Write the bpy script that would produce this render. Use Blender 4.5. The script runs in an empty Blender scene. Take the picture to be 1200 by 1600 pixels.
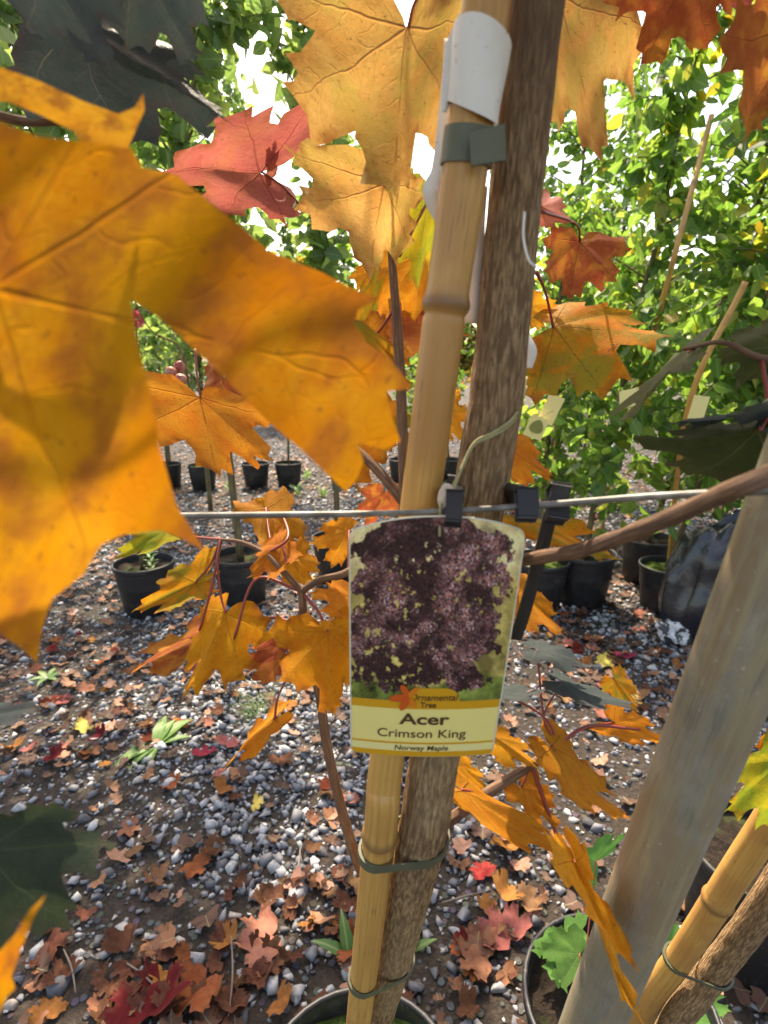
import bpy, bmesh, math, random
import numpy as np
from mathutils import Vector, Matrix, geometry
R = math.radians
random.seed(7); rng = np.random.default_rng(7)
sc = bpy.context.scene
col = sc.collection

# ------------------------------------------------------------------ camera, sky, sun, exposure
PITCH, FPX, CAMH = 15.3, 860.0, 1.25
cam_d = bpy.data.cameras.new('camera'); cam = bpy.data.objects.new('camera', cam_d); col.objects.link(cam)
cam.location = (0, 0, CAMH); cam.rotation_euler = (R(90 - PITCH), 0, 0)
cam_d.sensor_fit = 'VERTICAL'; cam_d.sensor_height = 36; cam_d.sensor_width = 27
cam_d.lens = FPX / 1600 * 36; cam_d.clip_start = 0.01; cam_d.clip_end = 500
cam_d.dof.use_dof = True; cam_d.dof.focus_distance = 0.62; cam_d.dof.aperture_fstop = 8.0
sc.camera = cam
SUN_EL, SUN_AZ = 54.0, -12.0          # azimuth clockwise from +Y
w = bpy.data.worlds.new('World'); sc.world = w; w.use_nodes = True
nt = w.node_tree; bg = nt.nodes['Background']
sky = nt.nodes.new('ShaderNodeTexSky'); sky.sky_type = 'NISHITA'; sky.sun_disc = False
sky.sun_elevation = R(SUN_EL); sky.sun_rotation = R(SUN_AZ); sky.air_density = 1.2; sky.dust_density = 3.0; sky.ozone_density = 0.6
nt.links.new(sky.outputs[0], bg.inputs[0]); bg.inputs[1].default_value = 0.15
sl = bpy.data.lights.new('sun', 'SUN'); sl.energy = 3.4; sl.angle = R(0.55); sl.color = (1, .93, .82)
sun = bpy.data.objects.new('sun', sl); col.objects.link(sun)
sd = Vector((math.sin(R(SUN_AZ)) * math.cos(R(SUN_EL)), math.cos(R(SUN_AZ)) * math.cos(R(SUN_EL)), math.sin(R(SUN_EL))))
sun.rotation_euler = sd.to_track_quat('Z', 'Y').to_euler(); sun.location = (0, 6, 9)
sc.view_settings.view_transform = 'Standard'; sc.view_settings.look = 'None'
sc.view_settings.exposure = 1.72; sc.view_settings.gamma = 1.0
sc.view_settings.use_white_balance = True; sc.view_settings.white_balance_temperature = 7600; sc.view_settings.white_balance_tint = 12
sc.cycles.max_bounces = 5; sc.cycles.diffuse_bounces = 4; sc.cycles.glossy_bounces = 2; sc.cycles.transmission_bounces = 4

# ------------------------------------------------------------------ pixel -> place helpers
_cp, _sp = math.cos(R(PITCH)), math.sin(R(PITCH))
FWD = np.array((0, _cp, -_sp)); UP = np.array((0, _sp, _cp)); RT = np.array((1., 0, 0)); CAM = np.array((0, 0, CAMH))
def P(x, y, d):
    return CAM + d * (FWD + (x - 600) / FPX * RT - (y - 800) / FPX * UP)
def PA(x, y, d):
    x = np.asarray(x, float); y = np.asarray(y, float); d = np.asarray(d, float)
    return CAM + d[:, None] * (FWD + ((x - 600) / FPX)[:, None] * RT - ((y - 800) / FPX)[:, None] * UP)
def G(x, y, z=0.0):
    v = FWD + (x - 600) / FPX * RT - (y - 800) / FPX * UP
    return CAM + v * ((z - CAMH) / v[2])
def proj(p):
    q = np.atleast_2d(np.asarray(p, float)) - CAM
    d = q @ FWD
    dd = np.where(d > 1e-4, d, 1e-4)
    return 600 + FPX * (q @ RT) / dd, 800 - FPX * (q @ UP) / dd, d

# ------------------------------------------------------------------ material helpers
class NB:
    def __init__(s, name):
        s.m = bpy.data.materials.new(name); s.m.use_nodes = True; s.t = s.m.node_tree; s.t.nodes.clear()
        s.out = s.n('ShaderNodeOutputMaterial')
    def n(s, typ, **kw):
        o = s.t.nodes.new(typ)
        for k, v in kw.items(): setattr(o, k, v)
        return o
    def l(s, a, b): s.t.links.new(a, b)
    def put(s, sock, v):
        if isinstance(v, (int, float)): sock.default_value = v
        elif isinstance(v, (tuple, list)):
            if len(sock.default_value) == 4 and len(v) == 3: v = (*v, 1)
            sock.default_value = v
        elif v is not None: s.l(v, sock)
    def math(s, op, a, b=None, c=None, clamp=False):
        o = s.n('ShaderNodeMath', operation=op, use_clamp=clamp)
        s.put(o.inputs[0], a)
        if b is not None: s.put(o.inputs[1], b)
        if c is not None: s.put(o.inputs[2], c)
        return o.outputs[0]
    def mix(s, f, a, b, blend='MIX'):
        o = s.n('ShaderNodeMix', data_type='RGBA', blend_type=blend)
        s.put(o.inputs[0], f); s.put(o.inputs[6], a); s.put(o.inputs[7], b)
        return o.outputs[2]
    def step(s, v, lo, hi, a=0., b=1.):
        o = s.n('ShaderNodeMapRange', interpolation_type='SMOOTHSTEP')
        s.put(o.inputs[0], v); o.inputs[1].default_value = lo; o.inputs[2].default_value = hi
        o.inputs[3].default_value = a; o.inputs[4].default_value = b
        return o.outputs[0]
    def noise(s, vec, scale, detail=4, rough=.55, dist=0.):
        o = s.n('ShaderNodeTexNoise'); s.put(o.inputs['Vector'], vec)
        o.inputs['Scale'].default_value = scale; o.inputs['Detail'].default_value = detail
        o.inputs['Roughness'].default_value = rough; o.inputs['Distortion'].default_value = dist
        return o.outputs[0]
    def vor(s, vec, scale, feature='F1', out=0):
        o = s.n('ShaderNodeTexVoronoi', feature=feature); s.put(o.inputs['Vector'], vec); o.inputs['Scale'].default_value = scale
        return o.outputs[out]
    def mapping(s, vec, scale=(1, 1, 1), loc=(0, 0, 0)):
        o = s.n('ShaderNodeMapping'); s.put(o.inputs[0], vec); o.inputs[1].default_value = loc; o.inputs[3].default_value = scale
        return o.outputs[0]
    def ramp(s, f, stops):
        o = s.n('ShaderNodeValToRGB'); s.put(o.inputs[0], f); e = o.color_ramp.elements
        while len(e) < len(stops): e.new(.5)
        for i, (p, c) in enumerate(stops): e[i].position = p; e[i].color = (*c, 1)
        return o.outputs[0]
    def bump(s, h, strength, dist, normal=None):
        o = s.n('ShaderNodeBump'); s.put(o.inputs['Height'], h); o.inputs['Strength'].default_value = strength
        o.inputs['Distance'].default_value = dist
        if normal is not None: s.l(normal, o.inputs['Normal'])
        return o.outputs[0]
    def attr(s, name): return s.n('ShaderNodeAttribute', attribute_name=name).outputs[2]
    def attrc(s, name): return s.n('ShaderNodeAttribute', attribute_name=name).outputs[0]
    def obj(s): return s.n('ShaderNodeTexCoord').outputs['Object']
    def uv(s): return s.n('ShaderNodeTexCoord').outputs['UV']
    def pos(s): return s.n('ShaderNodeNewGeometry').outputs['Position']
    def orand(s): return s.n('ShaderNodeObjectInfo').outputs['Random']
    def pbr(s, color, rough=.6, metal=0., spec=.5, normal=None, **kw):
        b = s.n('ShaderNodeBsdfPrincipled'); s.put(b.inputs['Base Color'], color); s.put(b.inputs['Roughness'], rough)
        s.put(b.inputs['Metallic'], metal); s.put(b.inputs['Specular IOR Level'], spec)
        if normal is not None: s.l(normal, b.inputs['Normal'])
        return b.outputs[0]
    def done(s, sh): s.l(sh, s.out.inputs[0]); return s.m

def leaf_mat(name, ca, cb, cc, vein, scale=4., gmix=None, spots=.5, trans=.45, veinamt=.6, rough=.5, edge=None, hue=0.022, tcol=1.1, spec=.08):
    """ca/cb patchy blend, cc colour near the veins, vein line colour"""
    b = NB(name); uv = b.uv()
    sx = b.n('ShaderNodeSeparateXYZ'); b.l(uv, sx.inputs[0])
    x = b.math('ABSOLUTE', sx.outputs[0]); y = sx.outputs[1]
    off = b.n('ShaderNodeCombineXYZ'); rnd = b.orand()
    b.put(off.inputs[0], b.math('MULTIPLY', rnd, 37.)); b.put(off.inputs[1], b.math('MULTIPLY', rnd, 91.))
    va = b.n('ShaderNodeVectorMath', operation='ADD'); b.l(uv, va.inputs[0]); b.l(off.outputs[0], va.inputs[1]); uvr = va.outputs[0]
    wob = b.math('MULTIPLY', b.math('SUBTRACT', b.noise(uvr, 3.5, 2), .5), .16)
    th = b.math('ADD', b.math('ARCTAN2', x, y), wob)
    r = b.math('SQRT', b.math('ADD', b.math('MULTIPLY', x, x), b.math('MULTIPLY', y, y)))
    c1 = b.math('MULTIPLY', b.math('GREATER_THAN', th, R(23)), R(45.9))
    c2 = b.math('MULTIPLY', b.math('GREATER_THAN', th, R(64)), R(36))
    ph = b.math('SUBTRACT', th, b.math('ADD', c1, c2))
    t = b.math('MULTIPLY', r, b.math('COSINE', ph)); s = b.math('ABSOLUTE', b.math('MULTIPLY', r, b.math('SINE', ph)))
    wv = b.math('MULTIPLY', b.math('SUBTRACT', 1.15, r), .011)
    prim = b.math('SUBTRACT', 1., b.math('DIVIDE', s, wv), clamp=True)
    wb2 = b.math('MULTIPLY', b.math('SUBTRACT', b.noise(uvr, 5., 2), .5), .22)
    fr = b.math('FRACT', b.math('MULTIPLY', b.math('ADD', wb2, b.math('SUBTRACT', t, b.math('MULTIPLY', s, .85))), 6.5))
    ln = b.math('SUBTRACT', 1., b.math('DIVIDE', b.math('ABSOLUTE', b.math('SUBTRACT', fr, .5)), .045), clamp=True)
    fade = b.step(s, .02, .2, 1., .15)
    sec = b.math('MULTIPLY', b.math('MULTIPLY', ln, fade), .36)
    net = b.math('MULTIPLY', b.step(b.vor(uvr, 26., 'DISTANCE_TO_EDGE'), 0., .05, 1., 0.), .16)
    vm = b.math('MAXIMUM', b.math('MAXIMUM', prim, sec), net)
    n1 = b.noise(uvr, scale, 5, .6, .6); n2 = b.noise(uvr, scale * 7, 4, .6)
    base = b.mix(b.step(n1, .36, .64), ca, cb)
    base = b.mix(b.step(b.noise(uvr, scale * 2.2, 4, .65), .45, .75, 0., .45), base, tuple(v * .62 for v in ca))
    near = b.math('MULTIPLY', b.step(s, .0, .16, 1., 0.), b.step(n2, .3, .7))
    base = b.mix(b.math('MULTIPLY', near, .8), base, cc)
    if gmix: base = b.mix(b.math('MULTIPLY', b.step(b.noise(uvr, 2.3, 3, .5, 1.), .47, .60), gmix[1]), base, gmix[0])
    hs = b.n('ShaderNodeHueSaturation'); b.put(hs.inputs['Hue'], b.math('ADD', .5 - hue / 2, b.math('MULTIPLY', rnd, hue)))
    b.put(hs.inputs['Value'], b.math('ADD', .85, b.math('MULTIPLY', b.math('FRACT', b.math('MULTIPLY', rnd, 17.3)), .3)))
    b.put(hs.inputs['Color'], base); base = hs.outputs[0]
    sp = b.math('MULTIPLY', b.step(b.noise(uvr, 30., 2, .7), .63, .70), spots)
    base = b.mix(sp, base, (.10, .045, .02))
    ed = b.attr('edge')
    edm = b.math('MULTIPLY', b.step(ed, 0., .10, 1., 0.), b.step(b.noise(uvr, 6., 3), .42, .66))
    base = b.mix(b.math('MULTIPLY', edm, .75), base, edge or (.22, .07, .02))
    colr = b.mix(b.math('MULTIPLY', vm, veinamt), base, vein)
    hgt = b.math('ADD', b.math('MULTIPLY', vm, -1.), b.math('MULTIPLY', n2, .5))
    nrm = b.bump(hgt, .45, .002)
    d = b.pbr(colr, rough + .08, 0, spec, nrm)
    tr = b.n('ShaderNodeBsdfTranslucent'); b.put(tr.inputs[0], b.mix(1., colr, (tcol, tcol, tcol * .9), 'MULTIPLY')); b.l(nrm, tr.inputs[1])
    mx = b.n('ShaderNodeMixShader'); mx.inputs[0].default_value = trans; b.l(d, mx.inputs[1]); b.l(tr.outputs[0], mx.inputs[2])
    return b.done(mx.outputs[0])

def simple_leaf_mat(name, stops, trans=.6, rough=.42, obj_random=False):
    """small leaves: colour drawn per leaf from a ramp (attribute rnd, or the object's own number)"""
    b = NB(name)
    f = b.orand() if obj_random else b.attr('rnd')
    c = b.ramp(f, stops)
    n = b.noise(b.pos(), 30., 3); c = b.mix(b.math('MULTIPLY', n, .45), c, (.55, .5, .3), 'MULTIPLY')
    sx = b.n('ShaderNodeSeparateXYZ'); b.l(b.uv(), sx.inputs[0])
    mid = b.step(b.math('ABSOLUTE', sx.outputs[0]), .0, .035, 1., 0.)
    c = b.mix(b.math('MULTIPLY', mid, .35), c, (.45, .5, .25))
    d = b.pbr(c, rough, 0, .4)
    tr = b.n('ShaderNodeBsdfTranslucent'); b.put(tr.inputs[0], b.mix(1., c, (1.7, 1.7, .95), 'MULTIPLY'))
    mx = b.n('ShaderNodeMixShader'); mx.inputs[0].default_value = trans; b.l(d, mx.inputs[1]); b.l(tr.outputs[0], mx.inputs[2])
    return b.done(mx.outputs[0])

M = {}
M['orange'] = leaf_mat('maple_leaf_orange', (.56, .19, .018), (.60, .26, .024), (.58, .28, .035), (.27, .06, .02), spots=.6)
M['amber'] = leaf_mat('maple_leaf_amber', (.56, .19, .012), (.62, .27, .014), (.62, .31, .025), (.36, .12, .02), scale=2.2, spots=.4, veinamt=.4, hue=.01)
M['nearleaf'] = leaf_mat('maple_leaf_near_orange', (.50, .165, .010), (.58, .26, .012), (.58, .28, .02), (.40, .11, .012), scale=1.6, spots=.5, veinamt=.20, hue=.0, trans=.45, spec=.0)
M['orangegreen'] = leaf_mat('maple_leaf_orange_green', (.60, .21, .015), (.62, .27, .02), (.20, .23, .025), (.20, .07, .03), gmix=((.22, .24, .03), .7), spots=.9)
M['tan'] = leaf_mat('maple_leaf_tan', (.56, .27, .085), (.60, .34, .12), (.50, .27, .08), (.22, .07, .04), gmix=((.40, .31, .08), .5), spots=.6, trans=.58)
M['red'] = leaf_mat('maple_leaf_red', (.50, .13, .11), (.54, .17, .13), (.46, .11, .09), (.18, .03, .03), gmix=((.50, .17, .09), .5), spots=.6)
M['rust'] = leaf_mat('maple_leaf_rust', (.34, .075, .03), (.42, .13, .04), (.33, .08, .035), (.16, .03, .02), gmix=((.55, .24, .04), .6), spots=.7)
M['yellowgreen'] = leaf_mat('maple_leaf_yellow_green', (.42, .40, .03), (.55, .42, .03), (.25, .30, .03), (.12, .12, .02), gmix=((.22, .30, .03), .8), spots=.5, trans=.55)
M['darkgreen'] = leaf_mat('maple_leaf_dark_green', (.045, .058, .018), (.060, .070, .020), (.06, .08, .02), (.17, .18, .06), spots=.3, trans=.45, rough=.55, spec=.12, veinamt=.55, edge=(.08, .06, .03))
M['darkblue'] = leaf_mat('maple_leaf_dark_purple_green', (.035, .055, .055), (.050, .060, .062), (.06, .08, .07), (.15, .13, .13), spots=.3, trans=.32, rough=.5, spec=.14, veinamt=.6, edge=(.06, .04, .04))
M['darkteal'] = leaf_mat('maple_leaf_dark_teal', (.026, .040, .026), (.036, .048, .026), (.045, .062, .033), (.12, .14, .07), spots=.3, trans=.3, rough=.5, spec=.14, veinamt=.55, edge=(.05, .05, .03))
M['green'] = leaf_mat('maple_leaf_fresh_green', (.07, .17, .04), (.10, .22, .05), (.12, .24, .06), (.16, .28, .08), spots=.1, trans=.4, veinamt=.4, edge=(.1, .2, .04))
def dry(name, a, bb, v): return leaf_mat(name, a, bb, a, v, spots=.5, trans=.12, rough=.7, veinamt=.45, edge=(.12, .05, .03), hue=.03, spec=.08)
M['f_brown'] = dry('fallen_leaf_brown', (.085, .036, .02), (.135, .06, .034), (.10, .04, .03))
M['f_tan'] = dry('fallen_leaf_tan', (.25, .13, .07), (.19, .088, .045), (.22, .10, .06))
M['f_orange'] = dry('fallen_leaf_orange', (.24, .085, .026), (.30, .125, .042), (.22, .06, .03))
M['f_pink'] = dry('fallen_leaf_pink', (.34, .13, .10), (.27, .09, .065), (.30, .08, .08))
M['f_red'] = dry('fallen_leaf_dark_red', (.095, .012, .010), (.14, .024, .016), (.12, .01, .01))
M['f_crimson'] = dry('fallen_leaf_crimson', (.34, .03, .06), (.40, .06, .07), (.28, .02, .04))
M['f_yellow'] = dry('fallen_leaf_yellow', (.62, .46, .10), (.56, .40, .12), (.36, .22, .06))

def bark_mat(name, dark, mid, light, us=22., vs=95., bump=.9, young=None):
    b = NB(name); uv = b.uv()                       # u round the stem, v in metres
    m = b.mapping(uv, (us, vs, 1)); n = b.noise(m, 1., 6, .65, .3)
    m2 = b.mapping(uv, (us * 1.15, vs * .8, 1)); rid = b.vor(m2, 1., 'F1')
    big = b.noise(b.pos(), 9., 3)
    c = b.ramp(n, [(.32, dark), (.50, mid), (.68, light)])
    c = b.mix(b.step(rid, .40, .8, 0, .8), c, dark)
    if young:
        zz = b.n('ShaderNodeSeparateXYZ'); b.l(b.pos(), zz.inputs[0])
        yf = b.step(b.math('ADD', zz.outputs[2], b.math('MULTIPLY', big, .12)), 1.36, 1.52, 0, .78); c = b.mix(yf, c, young)
    c = b.mix(b.step(big, .45, .7, 0, .25), c, (light[0] * .9, light[1] * .95, light[2] * .9))
    c = b.mix(b.step(b.noise(b.pos(), 90., 3), .64, .74, 0, .2), c, (.30, .27, .22))
    h = b.math('SUBTRACT', n, b.math('MULTIPLY', rid, .5))
    return b.done(b.pbr(c, .8, 0, .25, b.bump(h, bump, .004)))
M['bark'] = bark_mat('grey_brown_bark', (.15, .088, .046), (.33, .21, .105), (.52, .36, .19), young=(.11, .06, .044), bump=1.)
M['bark_thin'] = bark_mat('smooth_brown_twig_bark', (.10, .055, .035), (.17, .095, .055), (.26, .16, .095), 6., 60., .35)
M['bark_green'] = bark_mat('sapling_bark', (.07, .055, .03), (.15, .12, .06), (.25, .20, .11), 8., 14., .4)
b = NB('red_petiole'); M['petiole'] = b.done(b.pbr(b.mix(b.noise(b.pos(), 40., 2), (.20, .016, .022), (.26, .055, .025)), .45))
b = NB('bamboo'); uv = b.uv(); n = b.noise(b.mapping(uv, (14, 7., 1)), 1., 6, .65); big = b.noise(b.pos(), 13., 3)
c = b.ramp(n, [(.3, (.38, .19, .045)), (.52, (.52, .285, .072)), (.75, (.58, .36, .115))])
c = b.mix(b.step(big, .45, .62, 0, .65), c, (.40, .19, .055))
spot = b.step(b.noise(b.mapping(uv, (16, 22, 1)), 1., 4, .7), .60, .68, 0, .7); c = b.mix(spot, c, (.17, .09, .035))
nd = b.attr('node'); c = b.mix(b.math('MULTIPLY', nd, .85), c, (.17, .085, .035))
M['bamboo'] = b.done(b.pbr(c, .42, 0, .45, b.bump(n, .25, .001)))
b = NB('galvanised_steel'); ps = b.pos(); uv = b.uv(); n = b.noise(ps, 26., 5, .65); st = b.noise(b.mapping(uv, (9, 3.2, 1)), 1., 6, .65); fine = b.noise(b.mapping(uv, (60, 30, 1)), 1., 4, .6)
c = b.ramp(n, [(.3, (.25, .245, .20)), (.55, (.37, .36, .29)), (.8, (.50, .485, .40))])
rs = b.step(b.noise(b.mapping(uv, (2.2, 7., 1)), 1., 6, .7, .5), .44, .60, 0, .8); c = b.mix(rs, c, (.25, .165, .075))
c = b.mix(b.step(st, .47, .62, 0, .7), c, (.34, .30, .17)); c = b.mix(b.step(fine, .52, .70, 0, .5), c, (.13, .12, .10)); sp = b.step(b.noise(ps, 210., 2), .69, .74, 0, .45); c = b.mix(sp, c, (.5, .49, .44))
M['galv'] = b.done(b.pbr(c, b.math('ADD', .26, b.math('MULTIPLY', st, .34)), b.math('SUBTRACT', .6, b.math('MULTIPLY', rs, .6)), .5, b.bump(b.math('ADD', st, b.math('MULTIPLY', fine, .5)), .22, .002)))
b = NB('wire_steel'); n = b.noise(b.pos(), 55., 4); M['wire'] = b.done(b.pbr(b.ramp(n, [(.35, (.10, .095, .08)), (.55, (.19, .185, .165)), (.75, (.36, .355, .33))]), .5, .35, .4, b.bump(n, .2, .001)))
b = NB('black_rubber'); n = b.noise(b.pos(), 90., 4); M['rubber'] = b.done(b.pbr(b.mix(n, (.010, .010, .011), (.028, .028, .029)), .42, 0, .5, b.bump(n, .15, .001)))
b = NB('pot_plastic'); ps = b.pos(); n = b.noise(ps, 14., 5, .65); f = b.noise(ps, 120., 3)
c = b.mix(b.step(n, .5, .72, 0, .6), (.013, .013, .015), (.065, .058, .05)); c = b.mix(b.step(f, .62, .7, 0, .35), c, (.16, .14, .12))
M['pot'] = b.done(b.pbr(c, b.math('ADD', .38, b.math('MULTIPLY', n, .3)), 0, .45, b.bump(f, .1, .001)))
b = NB('potting_soil'); ps = b.pos(); n = b.noise(ps, 60., 6, .75); mo = b.noise(ps, 11., 4)
c = b.ramp(n, [(.3, (.010, .007, .005)), (.55, (.035, .024, .016)), (.75, (.09, .06, .04))]); c = b.mix(b.step(mo, .52, .66, 0, .7), c, (.06, .085, .02))
M['soil'] = b.done(b.pbr(c, .9, 0, .2, b.bump(n, .9, .02)))
b = NB('moss'); ps = b.pos(); n = b.noise(ps, 90., 5, .7); M['moss'] = b.done(b.pbr(b.ramp(n, [(.3, (.03, .05, .01)), (.6, (.10, .15, .03)), (.8, (.2, .26, .07))]), .9, 0, .1, b.bump(n, .9, .01)))
b = NB('paper'); ps = b.pos(); n = b.noise(ps, 30., 4); f = b.noise(ps, 300., 2)
c = b.mix(b.step(n, .45, .75, 0, .5), (.74, .72, .66), (.55, .50, .42)); c = b.mix(b.step(f, .68, .72, 0, .5), c, (.25, .22, .2))
M['paper'] = b.done(b.pbr(c, .6, 0, .3))
b = NB('green_tie'); n = b.noise(b.pos(), 60., 3); M['tie'] = b.done(b.pbr(b.mix(n, (.065, .072, .040), (.115, .118, .075)), .42, 0, .45, b.bump(n, .15, .001)))
b = NB('twine'); n = b.noise(b.pos(), 400., 3); M['twine'] = b.done(b.pbr(b.mix(n, (.20, .19, .08), (.42, .38, .20)), .8, 0, .2, b.bump(n, .6, .001)))
b = NB('frayed_paper_knot'); n = b.noise(b.pos(), 150., 4); M['knot'] = b.done(b.pbr(b.mix(n, (.35, .26, .17), (.72, .64, .52)), .85, 0, .2, b.bump(n, .8, .002)))
def flat(name, c, rough=.38, spec=.4):
    b = NB(name); n = b.noise(b.pos(), 45., 4)
    return b.done(b.pbr(b.mix(b.math('MULTIPLY', n, .15), c, tuple(v * .55 for v in c)), rough, 0, spec))
M['card_white'] = flat('card_back', (.70, .66, .50)); M['card_yellow'] = flat('card_yellow', (.84, .71, .24)); M['card_pale'] = flat('card_pale_yellow', (.82, .72, .30))
M['card_orange'] = flat('card_orange', (.66, .33, .015)); M['ink'] = flat('card_brown_ink', (.095, .045, .02)); M['logo'] = flat('logo_orange_red', (.62, .10, .015)); M['logo2'] = flat('logo_orange', (.68, .20, .015))
b = NB('card_picture_print'); M['print'] = b.done(b.pbr(b.attrc('print'), .36, 0, .4))
b = NB('ground_soil'); ps = b.pos(); n = b.noise(ps, 8., 6, .7); f = b.noise(ps, 70., 5, .7); v = b.vor(ps, 42., 'F1')
c = b.ramp(f, [(.3, (.012, .009, .007)), (.52, (.04, .03, .022)), (.72, (.085, .065, .05))]); c = b.mix(b.step(n, .42, .62, 0, .5), c, (.055, .036, .025))
vc = b.n('ShaderNodeTexVoronoi'); b.l(ps, vc.inputs['Vector']); vc.inputs['Scale'].default_value = 42.
peb = b.math('MULTIPLY', b.step(v, .28, .45, 1, 0), b.step(b.noise(ps, 1.1, 3), .3, .5)); c = b.mix(b.math('MULTIPLY', peb, .75), c, b.mix(.35, (.14, .14, .145), vc.outputs[1], 'MULTIPLY'))
M['ground'] = b.done(b.pbr(c, .85, 0, .3, b.bump(b.math('ADD', f, b.math('MULTIPLY', peb, .8)), .9, .015)))
def stone_mat(name, objr):
    b = NB(name); f = b.orand() if objr else b.attr('rnd')
    c = b.ramp(f, [(0., (.05, .05, .055)), (.2, (.13, .135, .15)), (.45, (.24, .245, .265)), (.7, (.35, .355, .36)), (.9, (.49, .48, .465)), (1., (.40, .31, .25))])
    ps = b.pos(); n = b.noise(ps, 55., 5, .65); c = b.mix(b.step(n, .4, .7, 0, .55), c, (.13, .12, .115)); g = b.noise(ps, 330., 3)
    return b.done(b.pbr(c, b.math('ADD', .5, b.math('MULTIPLY', n, .35)), 0, .3, b.bump(g, .4, .001)))
M['stone'] = stone_mat('pebble', True); M['gravel'] = stone_mat('gravel_stone', False)
b = NB('black_plastic_film'); n = b.noise(b.pos(), 16., 5); M['film'] = b.done(b.pbr(b.mix(n, (.008, .009, .012), (.022, .025, .034)), .24, 0, .6, b.bump(n, .4, .01)))
b = NB('white_plastic_film'); n = b.noise(b.pos(), 30., 4); M['whitefilm'] = b.done(b.pbr(b.mix(b.step(n, .45, .52), (.55, .55, .56), (.03, .03, .035)), .35, 0, .5))
b = NB('apple_skin'); n = b.noise(b.pos(), 26., 4); M['apple'] = b.done(b.pbr(b.mix(b.step(n, .35, .7), (.36, .055, .05), (.46, .20, .12)), .35, 0, .5))
b = NB('pink_red_petals'); n = b.noise(b.pos(), 60., 3); M['petal'] = b.done(b.pbr(b.mix(n, (.62, .06, .08), (.68, .22, .2)), .5))
b = NB('pear_print'); n = b.noise(b.pos(), 160., 4); M['pear'] = b.done(b.pbr(b.mix(n, (.10, .13, .03), (.35, .36, .10)), .4))
b = NB('grass_blade'); n = b.noise(b.pos(), 20., 2); M['grass'] = b.done(b.pbr(b.mix(n, (.07, .14, .03), (.16, .24, .06)), .5))
b = NB('far_post_metal'); n = b.noise(b.pos(), 12., 4); M['post'] = b.done(b.pbr(b.mix(n, (.36, .38, .38), (.52, .54, .54)), .5, .4))
b = NB('stick'); n = b.noise(b.pos(), 60., 3); M['stick'] = b.done(b.pbr(b.mix(n, (.10, .07, .05), (.24, .20, .16)), .8))
G_STOPS = [(0., (.07, .15, .04)), (.35, (.105, .21, .052)), (.6, (.155, .27, .07)), (.82, (.24, .33, .085)), (.93, (.30, .30, .05)), (1., (.52, .34, .04))]
A_STOPS = [(0., (.095, .17, .07)), (.4, (.15, .24, .10)), (.75, (.22, .30, .13)), (1., (.28, .33, .13))]
R_STOPS = [(0., (.05, .10, .03)), (.3, (.10, .15, .035)), (.5, (.36, .28, .05)), (.75, (.42, .16, .04)), (1., (.40, .07, .04))]
M['lf_green'] = simple_leaf_mat('broad_leaf_green', G_STOPS); M['lf_green_o'] = simple_leaf_mat('broad_leaf_green_single', G_STOPS, obj_random=True)
M['lf_apple'] = simple_leaf_mat('apple_leaf_green', A_STOPS, .6); M['lf_apple_o'] = simple_leaf_mat('apple_leaf_green_single', A_STOPS, .6, obj_random=True)
M['lf_aut'] = simple_leaf_mat('autumn_leaf_mixed', R_STOPS)
D_STOPS = [(0., (.05, .022, .014)), (.3, (.10, .046, .028)), (.5, (.18, .085, .05)), (.68, (.28, .12, .055)), (.85, (.36, .18, .12)), (.97, (.40, .20, .14)), (1., (.5, .38, .1))]
M['litter'] = simple_leaf_mat('leaf_litter_mixed', D_STOPS, .1, .7)
W_STOPS = [(0., (.07, .17, .04)), (1., (.14, .27, .06))]
M['weed'] = simple_leaf_mat('weed_leaf', W_STOPS, .35, .5, True)

# ------------------------------------------------------------------ object helpers
def tag(o, label=None, cat=None, group=None, kind=None):
    if label: o['label'] = label
    if cat: o['category'] = cat
    if group: o['group'] = group
    if kind: o['kind'] = kind
    return o
def par(o, parent):
    if parent is not None:
        o.parent = parent; o.matrix_parent_inverse = parent_world(parent).inverted()
    return o
def parent_world(p):
    m = p.matrix_basis.copy()
    if p.parent is not None: m = parent_world(p.parent) @ p.matrix_parent_inverse @ m
    return m
def empty(name, loc, label, cat, group=None):
    o = bpy.data.objects.new(name, None); col.objects.link(o); o.location = Vector(loc); o.empty_display_size = .02
    return tag(o, label, cat, group)
def mk_mesh(name, V, F, mat, uv=None, smooth=True, attrs=None):
    me = bpy.data.meshes.new(name)
    V = np.asarray(V, float)
    if isinstance(F, np.ndarray):
        k = F.shape[1]; nf = len(F)
        me.vertices.add(len(V)); me.vertices.foreach_set('co', V.ravel())
        me.loops.add(nf * k); me.loops.foreach_set('vertex_index', F.ravel().astype(np.int32))
        me.polygons.add(nf); me.polygons.foreach_set('loop_start', np.arange(0, nf * k, k, dtype=np.int32))
        me.update(calc_edges=True)
    else:
        me.from_pydata(V.tolist(), [], [tuple(int(i) for i in f) for f in F]); me.update()
    li = np.empty(len(me.loops), np.int32); me.loops.foreach_get('vertex_index', li)
    if uv is not None:
        uv = np.asarray(uv, float); lay = me.uv_layers.new(name='UVMap'); lay.data.foreach_set('uv', uv[li].ravel())
    for k, a in (attrs or {}).items():
        a = np.asarray(a, float)
        if a.ndim == 1: me.attributes.new(k, 'FLOAT', 'POINT').data.foreach_set('value', a)
        else: me.attributes.new(k, 'FLOAT_COLOR', 'POINT').data.foreach_set('color', np.c_[a, np.ones(len(a))].ravel())
    if smooth: me.polygons.foreach_set('use_smooth', np.ones(len(me.polygons), bool))
    if mat is not None: me.materials.append(mat)
    return me
def obj(name, me, parent=None):
    o = bpy.data.objects.new(name, me); col.objects.link(o); return par(o, parent)
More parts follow.
